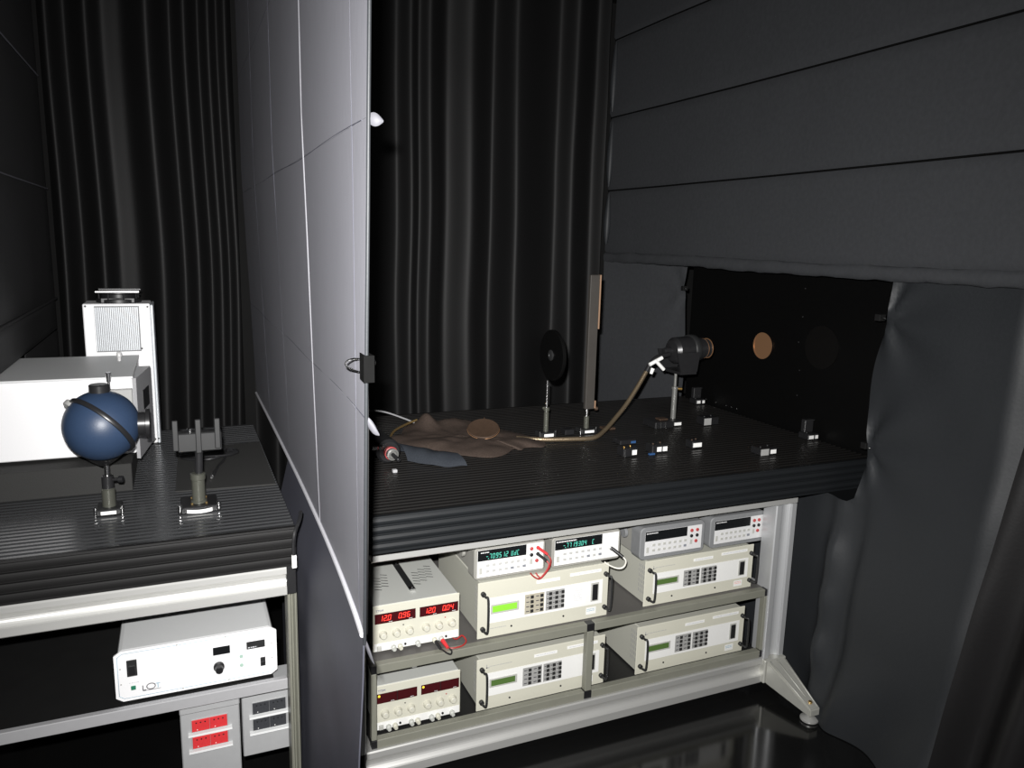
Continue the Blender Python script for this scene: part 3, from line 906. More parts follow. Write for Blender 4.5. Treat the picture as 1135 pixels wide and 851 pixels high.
# ------------------------------------------------------------------ dual laboratory power supplies
def power_supply(x0, y0, z0, lit, label):
    W, H, D = 0.293, 0.165, 0.34
    t = thing('power_supply', label, 'power supply', (x0 + W / 2, y0 + 0.17, z0), group='dual power supplies')
    case = pbox('case', 'grey_case', t, x0 + 0.003, x0 + W - 0.003, y0 + 0.004, y0 + D, z0 + 0.010, z0 + H, 0.003)
    bm = NB()
    for cx in (0.055, 0.19):
        for r in range(5):
            for c in range(2 if cx < 0.1 else 3):
                xx = x0 + cx + c * 0.028 + r * 0.004 - 0.02
                yy = y0 + 0.12 + r * 0.022 + c * 0.02
                vs = box(bm, xx, xx + 0.022, yy, yy + 0.0035, z0 + H - 0.0005, z0 + H + 0.0006)
                for v in vs:
                    v.co.y += (v.co.x - xx) * -0.5
    link('vent_slots', bm, 'dark_grey', case, kind='stuff')
    hs = pbox('carry_strap', 'dark_grey', t, x0 + 0.140, x0 + 0.163, y0 + 0.07, y0 + 0.30, z0 + H + 0.003, z0 + H + 0.008, 0.002)
    for yy in (0.078, 0.285):
        pbox('strap_end', 'steel', hs, x0 + 0.142, x0 + 0.161, y0 + yy - 0.012, y0 + yy + 0.010, z0 + H + 0.0002, z0 + H + 0.010, 0.002)
        pcyl('strap_screw', 'dark_grey', hs, (x0 + 0.1515, y0 + yy, z0 + H + 0.010), (x0 + 0.1515, y0 + yy, z0 + H + 0.0125), 0.004, n=10)
    fp = pbox('front_panel', 'cream', t, x0, x0 + W, y0, y0 + 0.0035, z0 + 0.008, z0 + H + 0.001, 0.002)
    f = y0
    band = pbox('terminal_band', 'panel_white', t, x0 + 0.003, x0 + W - 0.003, f - 0.001, f, z0 + 0.010, z0 + 0.036)
    for side, (a, b) in enumerate(((0.006, 0.141), (0.155, 0.288))):
        ds = pbox('display_window', 'red_display', t, x0 + a, x0 + b, f - 0.0015, f, z0 + 0.104, z0 + 0.138)
        if lit:
            bm = NB()
            txt = (('12.0', '0.96'), ('12.0', '0.04'))[side]
            digits(bm, txt[0], x0 + a + 0.014, f - 0.0015, z0 + 0.113, 0.0100, 0.0185, 0.0038)
            digits(bm, txt[1], x0 + a + 0.077, f - 0.0015, z0 + 0.113, 0.0100, 0.0185, 0.0038)
            link('led_digits', bm, 'red_digit', ds)
        else:
            pcyl('indicator', 'yellow_led', ds, (x0 + a + 0.007, f - 0.001, z0 + 0.131), (x0 + a + 0.007, f - 0.003, z0 + 0.131), 0.004, n=10)
            pbox('window_divider', 'plastic_black', ds, x0 + (a + b) / 2 - 0.001, x0 + (a + b) / 2 + 0.001, f - 0.0022, f - 0.001, z0 + 0.104, z0 + 0.138)
        bm = NB()
        for q in (0.052, 0.118):
            dashes(bm, x0 + a + q - 0.006, x0 + a + q + 0.006, f - 0.0015, z0 + 0.1065, 0.002, wmin=0.002, wmax=0.003)
        link('unit_print', bm, 'white_print', ds, kind='stuff')
    for kx in (0.032, 0.076, 0.120, 0.176, 0.220, 0.265):
        bm = NB()
        lathe(bm, [(0.0135, 0.0), (0.0135, 0.004), (0.0115, 0.008), (0.0105, 0.016), (0.0085, 0.018)], (x0 + kx, f, z0 + 0.066), (0, -1, 0), 18)
        kn = link('knob', bm, 'cream', t)
        pbox('knob_pointer', 'faint_print', kn, x0 + kx - 0.0006, x0 + kx + 0.0006, f - 0.0184, f - 0.0178, z0 + 0.066, z0 + 0.075)
    for kx, zz in ((0.100, 0.088), (0.243, 0.088)):
        pcyl('indicator', 'red_dull' if kx > 0.2 else 'dark_grey', t, (x0 + kx, f, z0 + zz), (x0 + kx, f - 0.002, z0 + zz), 0.0022, n=8)
    pbox('power_button', 'bezel', t, x0 + 0.012, x0 + 0.026, f - 0.008, f - 0.001, z0 + 0.012, z0 + 0.028, 0.001)
    tx = [0.066, 0.088, 0.147, 0.205, 0.228] if lit else [0.043, 0.065, 0.120, 0.142, 0.190, 0.212, 0.262]
    for i, kx in enumerate(tx):
        bm = NB()
        lathe(bm, [(0.0075, 0.0), (0.0085, 0.003), (0.0085, 0.012), (0.006, 0.014), (0.006, 0.020)], (x0 + kx, f - 0.001, z0 + 0.018), (0, -1, -0.12), 14)
        link('terminal', bm, 'cream' if i % 2 else 'grey_case', t)
    for kx in (tx[1] + 0.018, tx[-1] + 0.018 if lit else tx[-2] + 0.018):
        bm = NB(); lathe(bm, [(0.004, 0), (0.004, 0.003), (0.0025, 0.0032)], (x0 + kx, f - 0.001, z0 + 0.020), (0, -1, 0), 10)
        link('earth_socket', bm, 'plastic_black', t)
    for kx in (0.025, 0.262):
        for yy in (0.03, 0.30):
            pcyl('foot', 'cream', t, (x0 + kx, y0 + yy, z0), (x0 + kx, y0 + yy, z0 + 0.0105), 0.010, n=12)
    text_part('maker_name', 'TTDM', 'navy_print', fp, x0 + 0.010, f, z0 + 0.1455, 0.0095, width=0.024)
    return t
power_supply(0.521, 2.252, 0.4405, True, 'cream power supply with glowing red digits, on upper shelf at left')
power_supply(0.523, 2.238, 0.1685, False, 'cream power supply with dark red displays, on lower shelf at left')

# red and black test leads on the upper supply
bm = NB(); tube(bm, [(0.749, 2.226, 0.456), (0.752, 2.215, 0.447), (0.758, 2.198, 0.4475), (0.775, 2.190, 0.4475), (0.805, 2.192, 0.449), (0.822, 2.205, 0.456), (0.815, 2.225, 0.466), (0.795, 2.235, 0.452), (0.79, 2.30, 0.4435)], 0.0026, 7, 8)
tl = thing('test_lead', 'red test lead with thick red plug on the glowing power supply', 'cable', (0.75, 2.23, 0.447))
link('wire', bm, 'red_wire', tl)
pcyl('plug', 'red', tl, (0.748, 2.232, 0.459), (0.756, 2.198, 0.4475), 0.0075, 0.0055)
tl = thing('test_lead', 'black test lead with black plug on the glowing power supply', 'cable', (0.727, 2.23, 0.447))
pcyl('plug', 'plastic_black', tl, (0.726, 2.232, 0.459), (0.732, 2.200, 0.4475), 0.0065, 0.005)
bm = NB(); tube(bm, [(0.732, 2.200, 0.4475), (0.736, 2.186, 0.449), (0.744, 2.176, 0.444), (0.758, 2.174, 0.437), (0.762, 2.176, 0.446), (0.760, 2.19, 0.4485)], 0.0028, 7, 8)
link('wire', bm, 'plastic_black', tl)
# red wires seen hanging behind the supply
for i, (xa, dx) in enumerate(((0.735, 0.01), (0.775, -0.012), (0.795, 0.006))):
    bm = NB(); tube(bm, [(xa, 2.62, 0.78), (xa + dx, 2.63, 0.70), (xa - dx, 2.64, 0.62), (xa, 2.66, 0.52), (xa + dx, 2.70, 0.4435)], 0.004, 7, 6)
    lone('cable', bm, 'red_wire', ('leftmost', 'middle', 'rightmost')[i] + ' of three thin red wires hanging behind the glowing power supply', 'cable', group='red wires behind the upper power supply')

# ------------------------------------------------------------------ bench multimeters
def multimeter(x0, y0, z0, W, H, style, label, tilt=0.0):
    t = thing('bench_multimeter', label, 'multimeter', (x0 + W / 2, y0 + 0.15, z0), group='bench meters on the rack instruments')
    bmat = 'bumper_warm' if style < 2 else 'bumper'
    body = pbox('body', 'bumper_warm', t, x0 + 0.012, x0 + W - 0.012, y0 + 0.02, y0 + 0.30, z0 + 0.006, z0 + H - 0.005, 0.004)
    bm = NB()
    r = 0.014 if style < 2 else 0.020
    def rr(x_a, x_b, z_a, z_b, rad, n=5):
        out = []
        for cx, cz, a0 in ((x_b - rad, z_a + rad, -90), (x_b - rad, z_b - rad, 0), (x_a + rad, z_b - rad, 90), (x_a + rad, z_a + rad, 180)):
            for k in range(n + 1):
                a = math.radians(a0 + 90 * k / n)
                out.append((cx + rad * math.cos(a), cz + rad * math.sin(a)))
        return out
    m_ = 0.010 if style < 2 else 0.020
    outer = rr(x0, x0 + W, z0, z0 + H, r)
    fr = rr(x0 + 0.003, x0 + W - 0.003, z0 + 0.003, z0 + H - 0.003, r - 0.003)
    inn = rr(x0 + m_, x0 + W - m_ * 0.6, z0 + m_ * 0.75, z0 + H - m_ * 0.8, 0.004)
    n = len(outer)
    R_ = [[bm.verts.new((p[0], yy, p[1])) for p in ring] for ring, yy in ((outer, y0 + 0.06), (outer, y0 + 0.004), (fr, y0), (inn, y0 + 0.0), (inn, y0 + 0.006))]
    for a, b in zip(R_, R_[1:]):
        for k in range(n):
            bm.faces.new((a[k], a[(k + 1) % n], b[(k + 1) % n], b[k]))
    bm.faces.new(R_[-1]); bm.faces.new(R_[0][::-1])
    link('bumper_frame', bm, bmat, t)
    fx0, fx1 = x0 + m_ + 0.001, x0 + W - m_ * 0.6 - 0.001
    fz0, fz1 = z0 + m_ * 0.75 + 0.001, z0 + H - m_ * 0.8 - 0.001
    fw, fh = fx1 - fx0, fz1 - fz0
    fc = pbox('face', 'panel_white' if style < 2 else 'dmm_face', t, fx0, fx1, y0 + 0.002, y0 + 0.0055, fz0, fz1)
    f = y0 + 0.002
    ds = pbox('display', 'display', t, fx0 + fw * .005, fx0 + fw * .735, f - 0.001, f, fz0 + fh * .60, fz0 + fh * .99)
    g = f - 0.001
    if style == 0:
        bm = NB()
        digits(bm, '-.709512', fx0 + 0.030, g, fz0 + fh * .66, 0.0078, fh * .18, 0.0042, skew=0.1)
        digits(bm, 'VDC', fx0 + 0.122, g, fz0 + fh * .66, 0.0070, fh * .18, 0.0040, skew=0.1)
        link('display_digits', bm, 'teal_digit', ds)
        bm = NB(); dashes(bm, fx0 + 0.012, fx0 + 0.042, g, fz0 + fh * .885, 0.0035)
        link('display_print', bm, 'white_print', ds, kind='stuff')
    elif style == 1:
        bm = NB()
        digits(bm, '-.7719304', fx0 + 0.032, g, fz0 + fh * .66, 0.0078, fh * .18, 0.0042, skew=0.1)
        digits(bm, 'C', fx0 + 0.148, g, fz0 + fh * .66, 0.0070, fh * .18, 0.0040, skew=0.1)
        link('display_digits', bm, 'teal_digit', ds)
        bm = NB(); dashes(bm, fx0 + 0.006, fx0 + 0.085, g, fz0 + fh * .89, 0.004)
        link('display_print', bm, 'white_print', ds, kind='stuff')
    else:
        bm = NB(); dashes(bm, fx0 + 0.006, fx0 + 0.055, g, fz0 + fh * .90, 0.0032)
        link('display_print', bm, 'white_print', ds, kind='stuff')
    for r_ in range(2):
        for c in range(7):
            bx = fx0 + fw * (.155 + .092 * c)
            bz_ = fz0 + fh * (.42 - .22 * r_)
            dk = (r_ == 1 and c == 6) or (r_ == 1 and c == 4 and style < 2)
            pbox('button', 'dmm_key_dark' if dk else ('dmm_key' if style < 2 else 'bezel'), t, bx - 0.0062, bx + 0.0062, f - 0.0025, f, bz_ - 0.0045, bz_ + 0.0045, 0.0008)
    pbox('power_button', 'bezel', t, fx0 + fw * .03, fx0 + fw * .075, f - 0.0015, f, fz0 + fh * .12, fz0 + fh * .36, 0.0006)
    if style != 1:
        for (px, pz, mm) in ((.815, .80, 'red_dull'), (.815, .57, 'plastic_black'), (.915, .80, 'red_dull'), (.915, .57, 'plastic_black'), (.90, .33, 'red_dull')):
            bm = NB(); lathe(bm, [(0.0066, 0), (0.0066, 0.003), (0.005, 0.004), (0.003, 0.0036)], (fx0 + fw * px, f, fz0 + fh * pz), (0, -1, 0), 14)
            link('terminal', bm, mm, t)
        pbox('front_rear_switch', 'bezel', t, fx0 + fw * .79, fx0 + fw * .835, f - 0.002, f, fz0 + fh * .22, fz0 + fh * .42, 0.0008)
    else:
        bm = NB(); cyl(bm, (fx0 + fw * .86, f, fz0 + fh * .42), (fx0 + fw * .86, f - 0.016, fz0 + fh * .42), 0.0072, n=14)
        link('coaxial_socket', bm, 'steel', t)
        bm = NB(); dashes(bm, fx0 + fw * .78, fx0 + fw * .95, f, fz0 + fh * .84, 0.002, 2, 0.006)
        link('face_print', bm, 'faint_print', fc, kind='stuff')
    # tilting carry handle pivoted on both sides
    for s in (0, 1):
        hx = x0 - 0.007 if s == 0 else x0 + W + 0.007
        bm = NB()
        cyl(bm, (hx - 0.006, y0 + 0.10, z0 + H * .62), (hx + 0.006, y0 + 0.10, z0 + H * .62), 0.02)
        vs = box(bm, hx - 0.005, hx + 0.005, y0 + 0.10, y0 + 0.25, z0 + H * .62 - 0.012, z0 + H * .62 + 0.012, 0.002)
        link('carry_handle', bm, bmat, t)
    return t
multimeter(0.862, 2.245, 0.6425, 0.262, 0.114, 0, 'bench multimeter with green digits and red leads, leftmost of the four meters')
multimeter(1.150, 2.245, 0.6425, 0.276, 0.112, 1, 'bench multimeter with green digits and white lead, second of the four meters')
multimeter(1.508, 2.240, 0.6195, 0.288, 0.126, 2, 'unlit bench multimeter in grey bumper, third of the four meters')
multimeter(1.826, 2.245, 0.6195, 0.268, 0.126, 3, 'unlit bench multimeter in grey bumper, rightmost beside the aluminium leg')

# leads on the first meter
tl = thing('test_lead', 'red lead looping from the leftmost multimeter', 'cable', (1.10, 2.22, 0.66))
pcyl('plug', 'red', tl, (1.090, 2.242, 0.734), (1.113, 2.205, 0.718), 0.0055, 0.0045, 12)
bm = NB(); tube(bm, [(1.113, 2.205, 0.718), (1.121, 2.195, 0.700), (1.118, 2.20, 0.670), (1.105, 2.212, 0.640), (1.092, 2.216, 0.628), (1.078, 2.218, 0.632), (1.066, 2.220, 0.642), (1.058, 2.222, 0.652)], 0.0026, 7, 7)
link('wire', bm, 'red_wire', tl)
tl = thing('test_lead', 'black plugged dark red lead looping from the leftmost multimeter', 'cable', (1.10, 2.22, 0.66))
pcyl('plug', 'plastic_black', tl, (1.090, 2.242, 0.711), (1.112, 2.207, 0.694), 0.0055, 0.0045, 12)
bm = NB(); tube(bm, [(1.112, 2.207, 0.694), (1.117, 2.20, 0.682), (1.112, 2.206, 0.660), (1.102, 2.213, 0.640), (1.094, 2.216, 0.632), (1.086, 2.218, 0.638), (1.078, 2.220, 0.650)], 0.0026, 7, 7)
link('wire', bm, 'red_dull', tl)
tl = thing('test_lead', 'white lead with black plug looping from the second multimeter', 'cable', (1.40, 2.2, 0.65))
pcyl('plug', 'plastic_black', tl, (1.385, 2.229, 0.690), (1.410, 2.196, 0.668), 0.0065, 0.0055, 12)
bm = NB(); tube(bm, [(1.410, 2.196, 0.668), (1.418, 2.190, 0.655), (1.416, 2.192, 0.638), (1.405, 2.196, 0.628), (1.388, 2.205, 0.627), (1.365, 2.214, 0.637), (1.348, 2.220, 0.649)], 0.0028, 7, 7)
link('wire', bm, 'white_wire', tl)
# ------------------------------------------------------------------ lamp power supply under the left bench
ls = thing('lamp_power_supply', 'white box with a black knob and small displays on the left bench shelf', 'power supply', (0.0, 2.3, 0.508))
x0, x1, y0, z0, z1 = -0.205, 0.212, 2.13, 0.514, 0.660
pbox('case', 'white_top', ls, x0 + 0.008, x1 - 0.008, y0 + 0.006, 2.44, z0 + 0.005, z1 - 0.004, 0.012, 2)
c = 0.017
bm = NB()
octo = [(x0 + c, z0), (x1 - c, z0), (x1, z0 + c * .7), (x1, z1 - c * .7), (x1 - c, z1), (x0 + c, z1), (x0, z1 - c * .7), (x0, z0 + c * .7)]
prism(bm, octo, 'y', y0, y0 + 0.0055)
fpl = link('front_panel', bm, 'white', ls)
bm = NB()
i_ = 0.008
oi = [(x0 + c + .003, z0 + i_), (x1 - c - .003, z0 + i_), (x1 - i_, z0 + c), (x1 - i_, z1 - c), (x1 - c - .003, z1 - i_), (x0 + c + .003, z1 - i_), (x0 + i_, z1 - c), (x0 + i_, z0 + c)]
for a, b in zip(oi, oi[1:] + oi[:1]):
    tube(bm, [(a[0], y0, a[1]), (b[0], y0, b[1])], 0.0007, 5, 1)
link('border_line', bm, 'blue_line', fpl)
sw = pbox('main_switch', 'dark_grey', ls, -0.175, -0.150, y0 - 0.004, y0, 0.585, 0.632, 0.001)
pbox('rocker', 'plastic_black', sw, -0.172, -0.153, y0 - 0.008, y0 - 0.003, 0.588, 0.618, 0.002)
pbox('green_button', 'green_btn', ls, -0.168, -0.156, y0 - 0.003, y0, 0.544, 0.556, 0.001)
pbox('display', 'display', ls, 0.041, 0.086, y0 - 0.002, y0, 0.602, 0.626, 0.001)
d2 = pbox('display', 'dark_grey', ls, 0.130, 0.180, y0 - 0.002, y0, 0.603, 0.626, 0.001)
bm = NB(); dashes(bm, 0.134, 0.158, y0 - 0.002, 0.607, 0.003)
link('display_print', bm, 'faint_print', d2, kind='stuff')
bm = NB(); lathe(bm, [(0.0145, 0), (0.0145, 0.006), (0.011, 0.009), (0.010, 0.024), (0.008, 0.026)], (0.055, y0, 0.567), (0, -1, 0), 20)
link('knob', bm, 'plastic_black', ls)
for zz in (0.559, 0.586):
    bm = NB(); cyl(bm, (0.115, y0, zz), (0.115, y0 - 0.003, zz), 0.005, n=12)
    link('indicator', bm, 'pale_green', ls)
sw = pbox('small_switch', 'dark_grey', ls, 0.166, 0.180, y0 - 0.003, y0, 0.545, 0.572, 0.001)
pbox('rocker', 'plastic_black', sw, 0.168, 0.178, y0 - 0.006, y0 - 0.002, 0.547, 0.560, 0.001)
for sx, sz in ((-0.05, 0.653), (0.075, 0.653), (-0.04, 0.521), (0.08, 0.521), (x0 + 0.014, 0.61), (x0 + 0.014, 0.565), (x1 - 0.014, 0.61), (x1 - 0.014, 0.565)):
    bm = NB(); cyl(bm, (sx, y0, sz), (sx, y0 - 0.0015, sz), 0.0022, n=8)
    link('screw', bm, 'grey_print', ls)
bm = NB()
dashes(bm, -0.012, 0.030, y0, 0.621, 0.0018, 1)
dashes(bm, 0.008, 0.030, y0, 0.611, 0.0018, 1)
dashes(bm, -0.006, 0.030, y0, 0.602, 0.0018, 1)
dashes(bm, 0.097, 0.124, y0, 0.620, 0.0018, 1)
dashes(bm, 0.050, 0.064, y0, 0.588, 0.0018, 1)
dashes(bm, 0.108, 0.124, y0, 0.578, 0.0016, 1)
dashes(bm, 0.108, 0.124, y0, 0.550, 0.0016, 1)
dashes(bm, -0.172, -0.148, y0, 0.5635, 0.002, 1)
dashes(bm, 0.145, 0.158, y0, 0.559, 0.0016, 1)
link('panel_print', bm, 'faint_print', fpl, kind='stuff')
text_part('logo_letter', 'L', 'dark_print', fpl, -0.142, y0, 0.536, 0.022)
text_part('logo_letter', 'T', 'blue_line', fpl, -0.108, y0, 0.538, 0.020)
bm = NB()
for k in range(24):
    a, b = 2 * math.pi * k / 24, 2 * math.pi * (k + 1) / 24
    P = lambda t: (-0.119 + 0.0105 * math.cos(t), y0 - 0.0003, 0.5455 + 0.0082 * math.sin(t))
    tube(bm, [P(a), P(b)], 0.0012, 5, 1)
link('logo_letter', bm, 'dark_print', fpl)
bm = NB(); box(bm, -0.139, -0.095, y0 - 0.0006, y0, 0.5345, 0.5357)
link('logo_line', bm, 'dark_print', fpl)
for sx in (x0 + 0.04, x1 - 0.04):
    for sy in (2.16, 2.40):
        pcyl('rubber_foot', 'plastic_black', ls, (sx, sy, 0.5062), (sx, sy, 0.5195), 0.01, n=10)

# ------------------------------------------------------------------ socket boxes hung below the left shelf
def socket_box(x0, x1, y0, z0, z1, m, label):
    t = thing('socket_box', label, 'socket', ((x0 + x1) / 2, y0 + 0.05, z0), group='socket boxes under the left shelf')
    W = x1 - x0
    pbox('housing', 'sock_grey', t, x0, x1, y0, y0 + 0.09, z0, z1, 0.003)
    pbox('top_lip', 'sock_grey', t, x0 - 0.001, x1 + 0.001, y0 - 0.006, y0 + 0.001, z1 - 0.030, z1 - 0.004, 0.003)
    for r in range(2):
        za = z1 - 0.045 - 0.052 * (r + 1) + 0.009
        zb = za + 0.036
        fr = pbox('socket_frame', 'sock_grey', t, x0 + W * .17, x0 + W * .80, y0 - 0.003, y0 + 0.001, za - 0.002, zb + 0.002, 0.001)
        for cc in range(2):
            a = x0 + W * (.185 + .300 * cc)
            sk_ = pbox('socket', m, t, a, a + W * .297, y0 - 0.005, y0 - 0.0025, za, zb, 0.001)
            bm = NB()
            for q in (.25, .5, .75):
                cyl(bm, (a + W * .297 * q, y0 - 0.005, zb - 0.009), (a + W * .297 * q, y0 - 0.0056, zb - 0.009), 0.0022, n=8)
            link('pin_hole', bm, 'plastic_black', sk_)
            bm = NB(); cyl(bm, (a + W * .297 * .3, y0 - 0.005, za + 0.006), (a + W * .297 * .3, y0 - 0.0058, za + 0.006), 0.0014, n=8)
            link('glow_dot', bm, 'label', sk_)
        bm = NB()
        prism(bm, [(y0 + 0.001, za - 0.012), (y0 - 0.014, za - 0.009), (y0 - 0.012, za - 0.004), (y0 + 0.001, za - 0.002)], 'x', x0 + W * .12, x0 + W * .86)
        link('ledge', bm, 'white_top', t)
    return t
socket_box(-0.052, 0.104, 2.125, 0.225, 0.4738, 'red', 'grey box with red sockets hanging under the left shelf')
socket_box(0.112, 0.268, 2.150, 0.252, 0.4738, 'sock_black', 'grey box with black sockets hanging under the left shelf by the partition')

# ------------------------------------------------------------------ left bench top: monochromator and lamp tower
mo = thing('monochromator', 'long white instrument box on a black plinth, left end of the left bench', 'instrument', (-0.34, 2.8, ZT))
bm = NB(); box(bm, -0.545, -0.155, 2.515, 3.05, ZT, 1.070, 0.002)
link('plinth', bm, 'mat_grey', mo)
bm = NB(); box(bm, -0.545, -0.143, 2.60, 3.06, 1.080, 1.318, 0.003)
case = link('case', bm, 'white', mo)
bm = NB(); box(bm, -0.548, -0.140, 2.595, 3.065, 1.3185, 1.3245, 0.001)
link('lid', bm, 'white_top', mo)
for fx in (-0.50, -0.20):
    for fy in (2.65, 3.0):
        pcyl('rubber_foot', 'plastic_black', mo, (fx, fy, 1.070), (fx, fy, 1.081), 0.015)
# angled exit plate on the right end
bm = NB()
prism(bm, [(-0.1425, 2.602), (-0.132, 2.596), (-0.098, 2.84), (-0.1425, 2.84)], 'z', 1.062, 1.3175)
sp = link('exit_plate', bm, 'shelf_grey', mo)
bm = NB()
prism(bm, [(-0.1215, 2.68), (-0.118, 2.680), (-0.104, 2.78), (-0.110, 2.78)], 'z', 1.20, 1.262)
link('exit_slot', bm, 'plastic_black', sp)
pbox('slit_housing', 'keypad_grey', mo, -0.262, -0.1435, 2.575, 2.599, 1.12, 1.288, 0.002)
bm = NB(); lathe(bm, [(0.0045, 0), (0.0045, 0.022), (0.0075, 0.024), (0.0085, 0.05), (0.007, 0.052)], (-0.206, 2.587, 1.2885), (0, 0, 1), 14)
link('micrometer', bm, 'steel', mo)
bm = NB(); lathe(bm, [(0.006, 0), (0.006, 0.012), (0.0085, 0.014), (0.0085, 0.028), (0.007, 0.03)], (-0.196, 2.93, 1.3248), (0, 0, 1), 12)
link('thumb_screw', bm, 'clear', mo)

to = thing('lamp_housing', 'tall white lamp housing tower with fins and black vent, behind the monochromator', 'lamp', (-0.2, 3.16, ZT))
pbox('body', 'white', to, -0.312, -0.096, 3.085, 3.24, ZT + 0.002, 1.508, 0.003)
pbox('side_rail', 'fin', to, -0.0955, -0.086, 3.08, 3.25, ZT + 0.002, 1.504, 0.003)
pbox('fin_gap_backing', 'bumper', to, -0.276, -0.132, 3.0835, 3.0855, 1.335, 1.5)  # dark sheet added to darken the gaps between the fins
bm = NB()
for k in range(26):
    x = -0.274 + k * 0.0054
    for za, zb in ((1.34, 1.496),):
        box(bm, x, x + 0.0024, 3.079, 3.0836, za, zb)
link('vent_fins', bm, 'fin', to, kind='stuff')
for sx, sz in ((-0.303, 1.50), (-0.104, 1.497), (-0.104, 1.002), (-0.092, 1.004), (-0.13, 1.345)):
    bm = NB(); cyl(bm, (sx, 3.085, sz), (sx, 3.0785, sz), 0.0035, n=8)
    link('screw', bm, 'dark_grey', to)
bm = NB(); lathe(bm, [(0.075, 0), (0.075, 0.012), (0.058, 0.016), (0.058, 0.03), (0.070, 0.034), (0.070, 0.038)], (-0.2, 3.165, 1.5085), (0, 0, 1), 28)
vc = link('vent_cap', bm, 'plastic_black', to)
for k in range(8):
    a = 2 * math.pi * k / 8 + 0.3
    p = (-0.2 + 0.066 * math.cos(a), 3.165 + 0.066 * math.sin(a))
    bm = NB(); cyl(bm, (p[0], p[1], 1.52), (p[0], p[1], 1.548), 0.003, n=8)
    link('vent_pillar', bm, 'black_metal', vc)
bm = NB(); box(bm, -0.272, -0.128, 3.092, 3.10, 1.546, 1.554, 0.002)
link('cap_rail', bm, 'steel', vc)
bm = NB(); box(bm, -0.272, -0.128, 3.232, 3.24, 1.546, 1.554, 0.002)
link('cap_rail', bm, 'black_metal', vc)
pbox('cap_block', 'plastic_black', to, -0.255, -0.145, 3.105, 3.225, 1.5085, 1.527, 0.002)

# ------------------------------------------------------------------ integrating sphere on its post
SC = Vector((-0.213, 2.36, 1.229)); SR = 0.098
sp_ = thing('integrating_sphere', 'matt blue integrating sphere with black ring on a post', 'sphere', (-0.203, 2.31, ZT))
bm = NB(); bmesh.ops.create_uvsphere(bm, u_segments=48, v_segments=28, radius=SR)
for v in bm.verts:
    v.co += SC
for f in bm.faces:
    f.smooth = True
link('shell', bm, 'sphere', sp_)
toC = (CAM - SC).normalized()
e_ = (RX * 0.80 - RY * 0.60); e_ = (e_ - toC * e_.dot(toC)).normalized()
g_ = toC.cross(e_).normalized()
if g_.dot(RY) < 0:
    g_ = -g_
sn = 0.24
nr = (g_ * math.sqrt(1 - sn * sn) - toC * sn).normalized()
bm = NB(); lathe(bm, [(SR * 0.99, -0.0065), (SR * 1.06, -0.0065), (SR * 1.07, -0.005), (SR * 1.07, 0.005), (SR * 1.06, 0.0065), (SR * 0.99, 0.0065)], SC, nr, 48)
link('flange_ring', bm, 'black_metal', sp_)
tb = SC - e_ * SR * 1.05
bm = NB(); cyl(bm, tb - nr * 0.016 + e_ * 0.012, tb + nr * 0.0 + e_ * 0.012, 0.021)
link('hinge_tab', bm, 'keypad_grey', sp_)
bm = NB(); cyl(bm, SC + Vector((0.0, 0.0, SR * 0.92)), SC + Vector((0.0, 0.0, SR * 1.19)), 0.026, n=24)
link('top_port', bm, 'black_metal', sp_)
pd = Vector((0.995, 0.0, -0.02)).normalized()
bm = NB(); cyl(bm, SC + pd * SR * 0.86, SC + pd * SR * 1.16, 0.034, n=28)
lathe(bm, [(0.043, 0), (0.043, 0.010)], SC + pd * SR * 1.14, pd, 28)
link('exit_port', bm, 'black_metal', sp_)
bm = NB(); lathe(bm, [(0.0, -0.098), (0.03, -0.096), (0.045, -0.090), (0.016, -0.112), (0.010, -0.116)][1:], SC, (0, 0, 1), 24)
link('post_collar', bm, 'black_metal', sp_)
px, py = -0.206, 2.335
def post_foot(t, px, py, zb, ztop, zholder, wb, db, hb, rp=0.0065, rh=0.0155, hm='olive', label_w=0.6):
    """steel post in a holder screwed to a base with a paper label on its front"""
    bs = pbox('base', 'dark_grey', t, px - wb / 2, px + wb / 2, py - db / 2, py + db / 2, zb + 0.0005, zb + hb, 0.003)
    lw = wb * label_w
    pbox('base_label', 'label', bs, px - lw / 2, px + lw / 2, py - db / 2 - 0.001, py - db / 2, zb + hb * .25, zb + hb * .78)
    for s in (-1, 1):
        bm = NB(); cyl(bm, (px + s * (wb / 2 + 0.001), py - db * .32, zb + 0.001), (px + s * (wb / 2 + 0.001), py - db * .32, zb + hb + 0.006), 0.005, n=10)
        link('clamp_screw', bm, 'steel', bs)
    bm = NB(); lathe(bm, [(rh, 0), (rh, (zholder - zb - hb) * .93), (rh * .86, (zholder - zb - hb) * .95), (rh * .86, zholder - zb - hb)], (px, py, zb + hb), (0, 0, 1), 20)
    link('post_holder', bm, hm, t)
    bm = NB(); cyl(bm, (px, py, zholder - 0.01), (px, py, ztop), rp, n=14)
    link('post', bm, 'steel', t)
post_foot(sp_, px, py, ZT, 1.120, 1.055, 0.064, 0.075, 0.018, rp=0.007, rh=0.0175)
bm = NB(); lathe(bm, [(0.0155, 0), (0.0155, 0.034), (0.012, 0.036)], (px, py, 1.055), (0, 0, 1), 20)
cl = link('clamp_collar', bm, 'black_metal', sp_)
bm = NB(); cyl(bm, (px + 0.014, py - 0.004, 1.078), (px + 0.030, py - 0.01, 1.079), 0.005, n=10)
cyl(bm, (px + 0.028, py - 0.009, 1.079), (px + 0.040, py - 0.013, 1.0795), 0.0095, n=14)
link('thumb_knob', bm, 'plastic_black', cl)

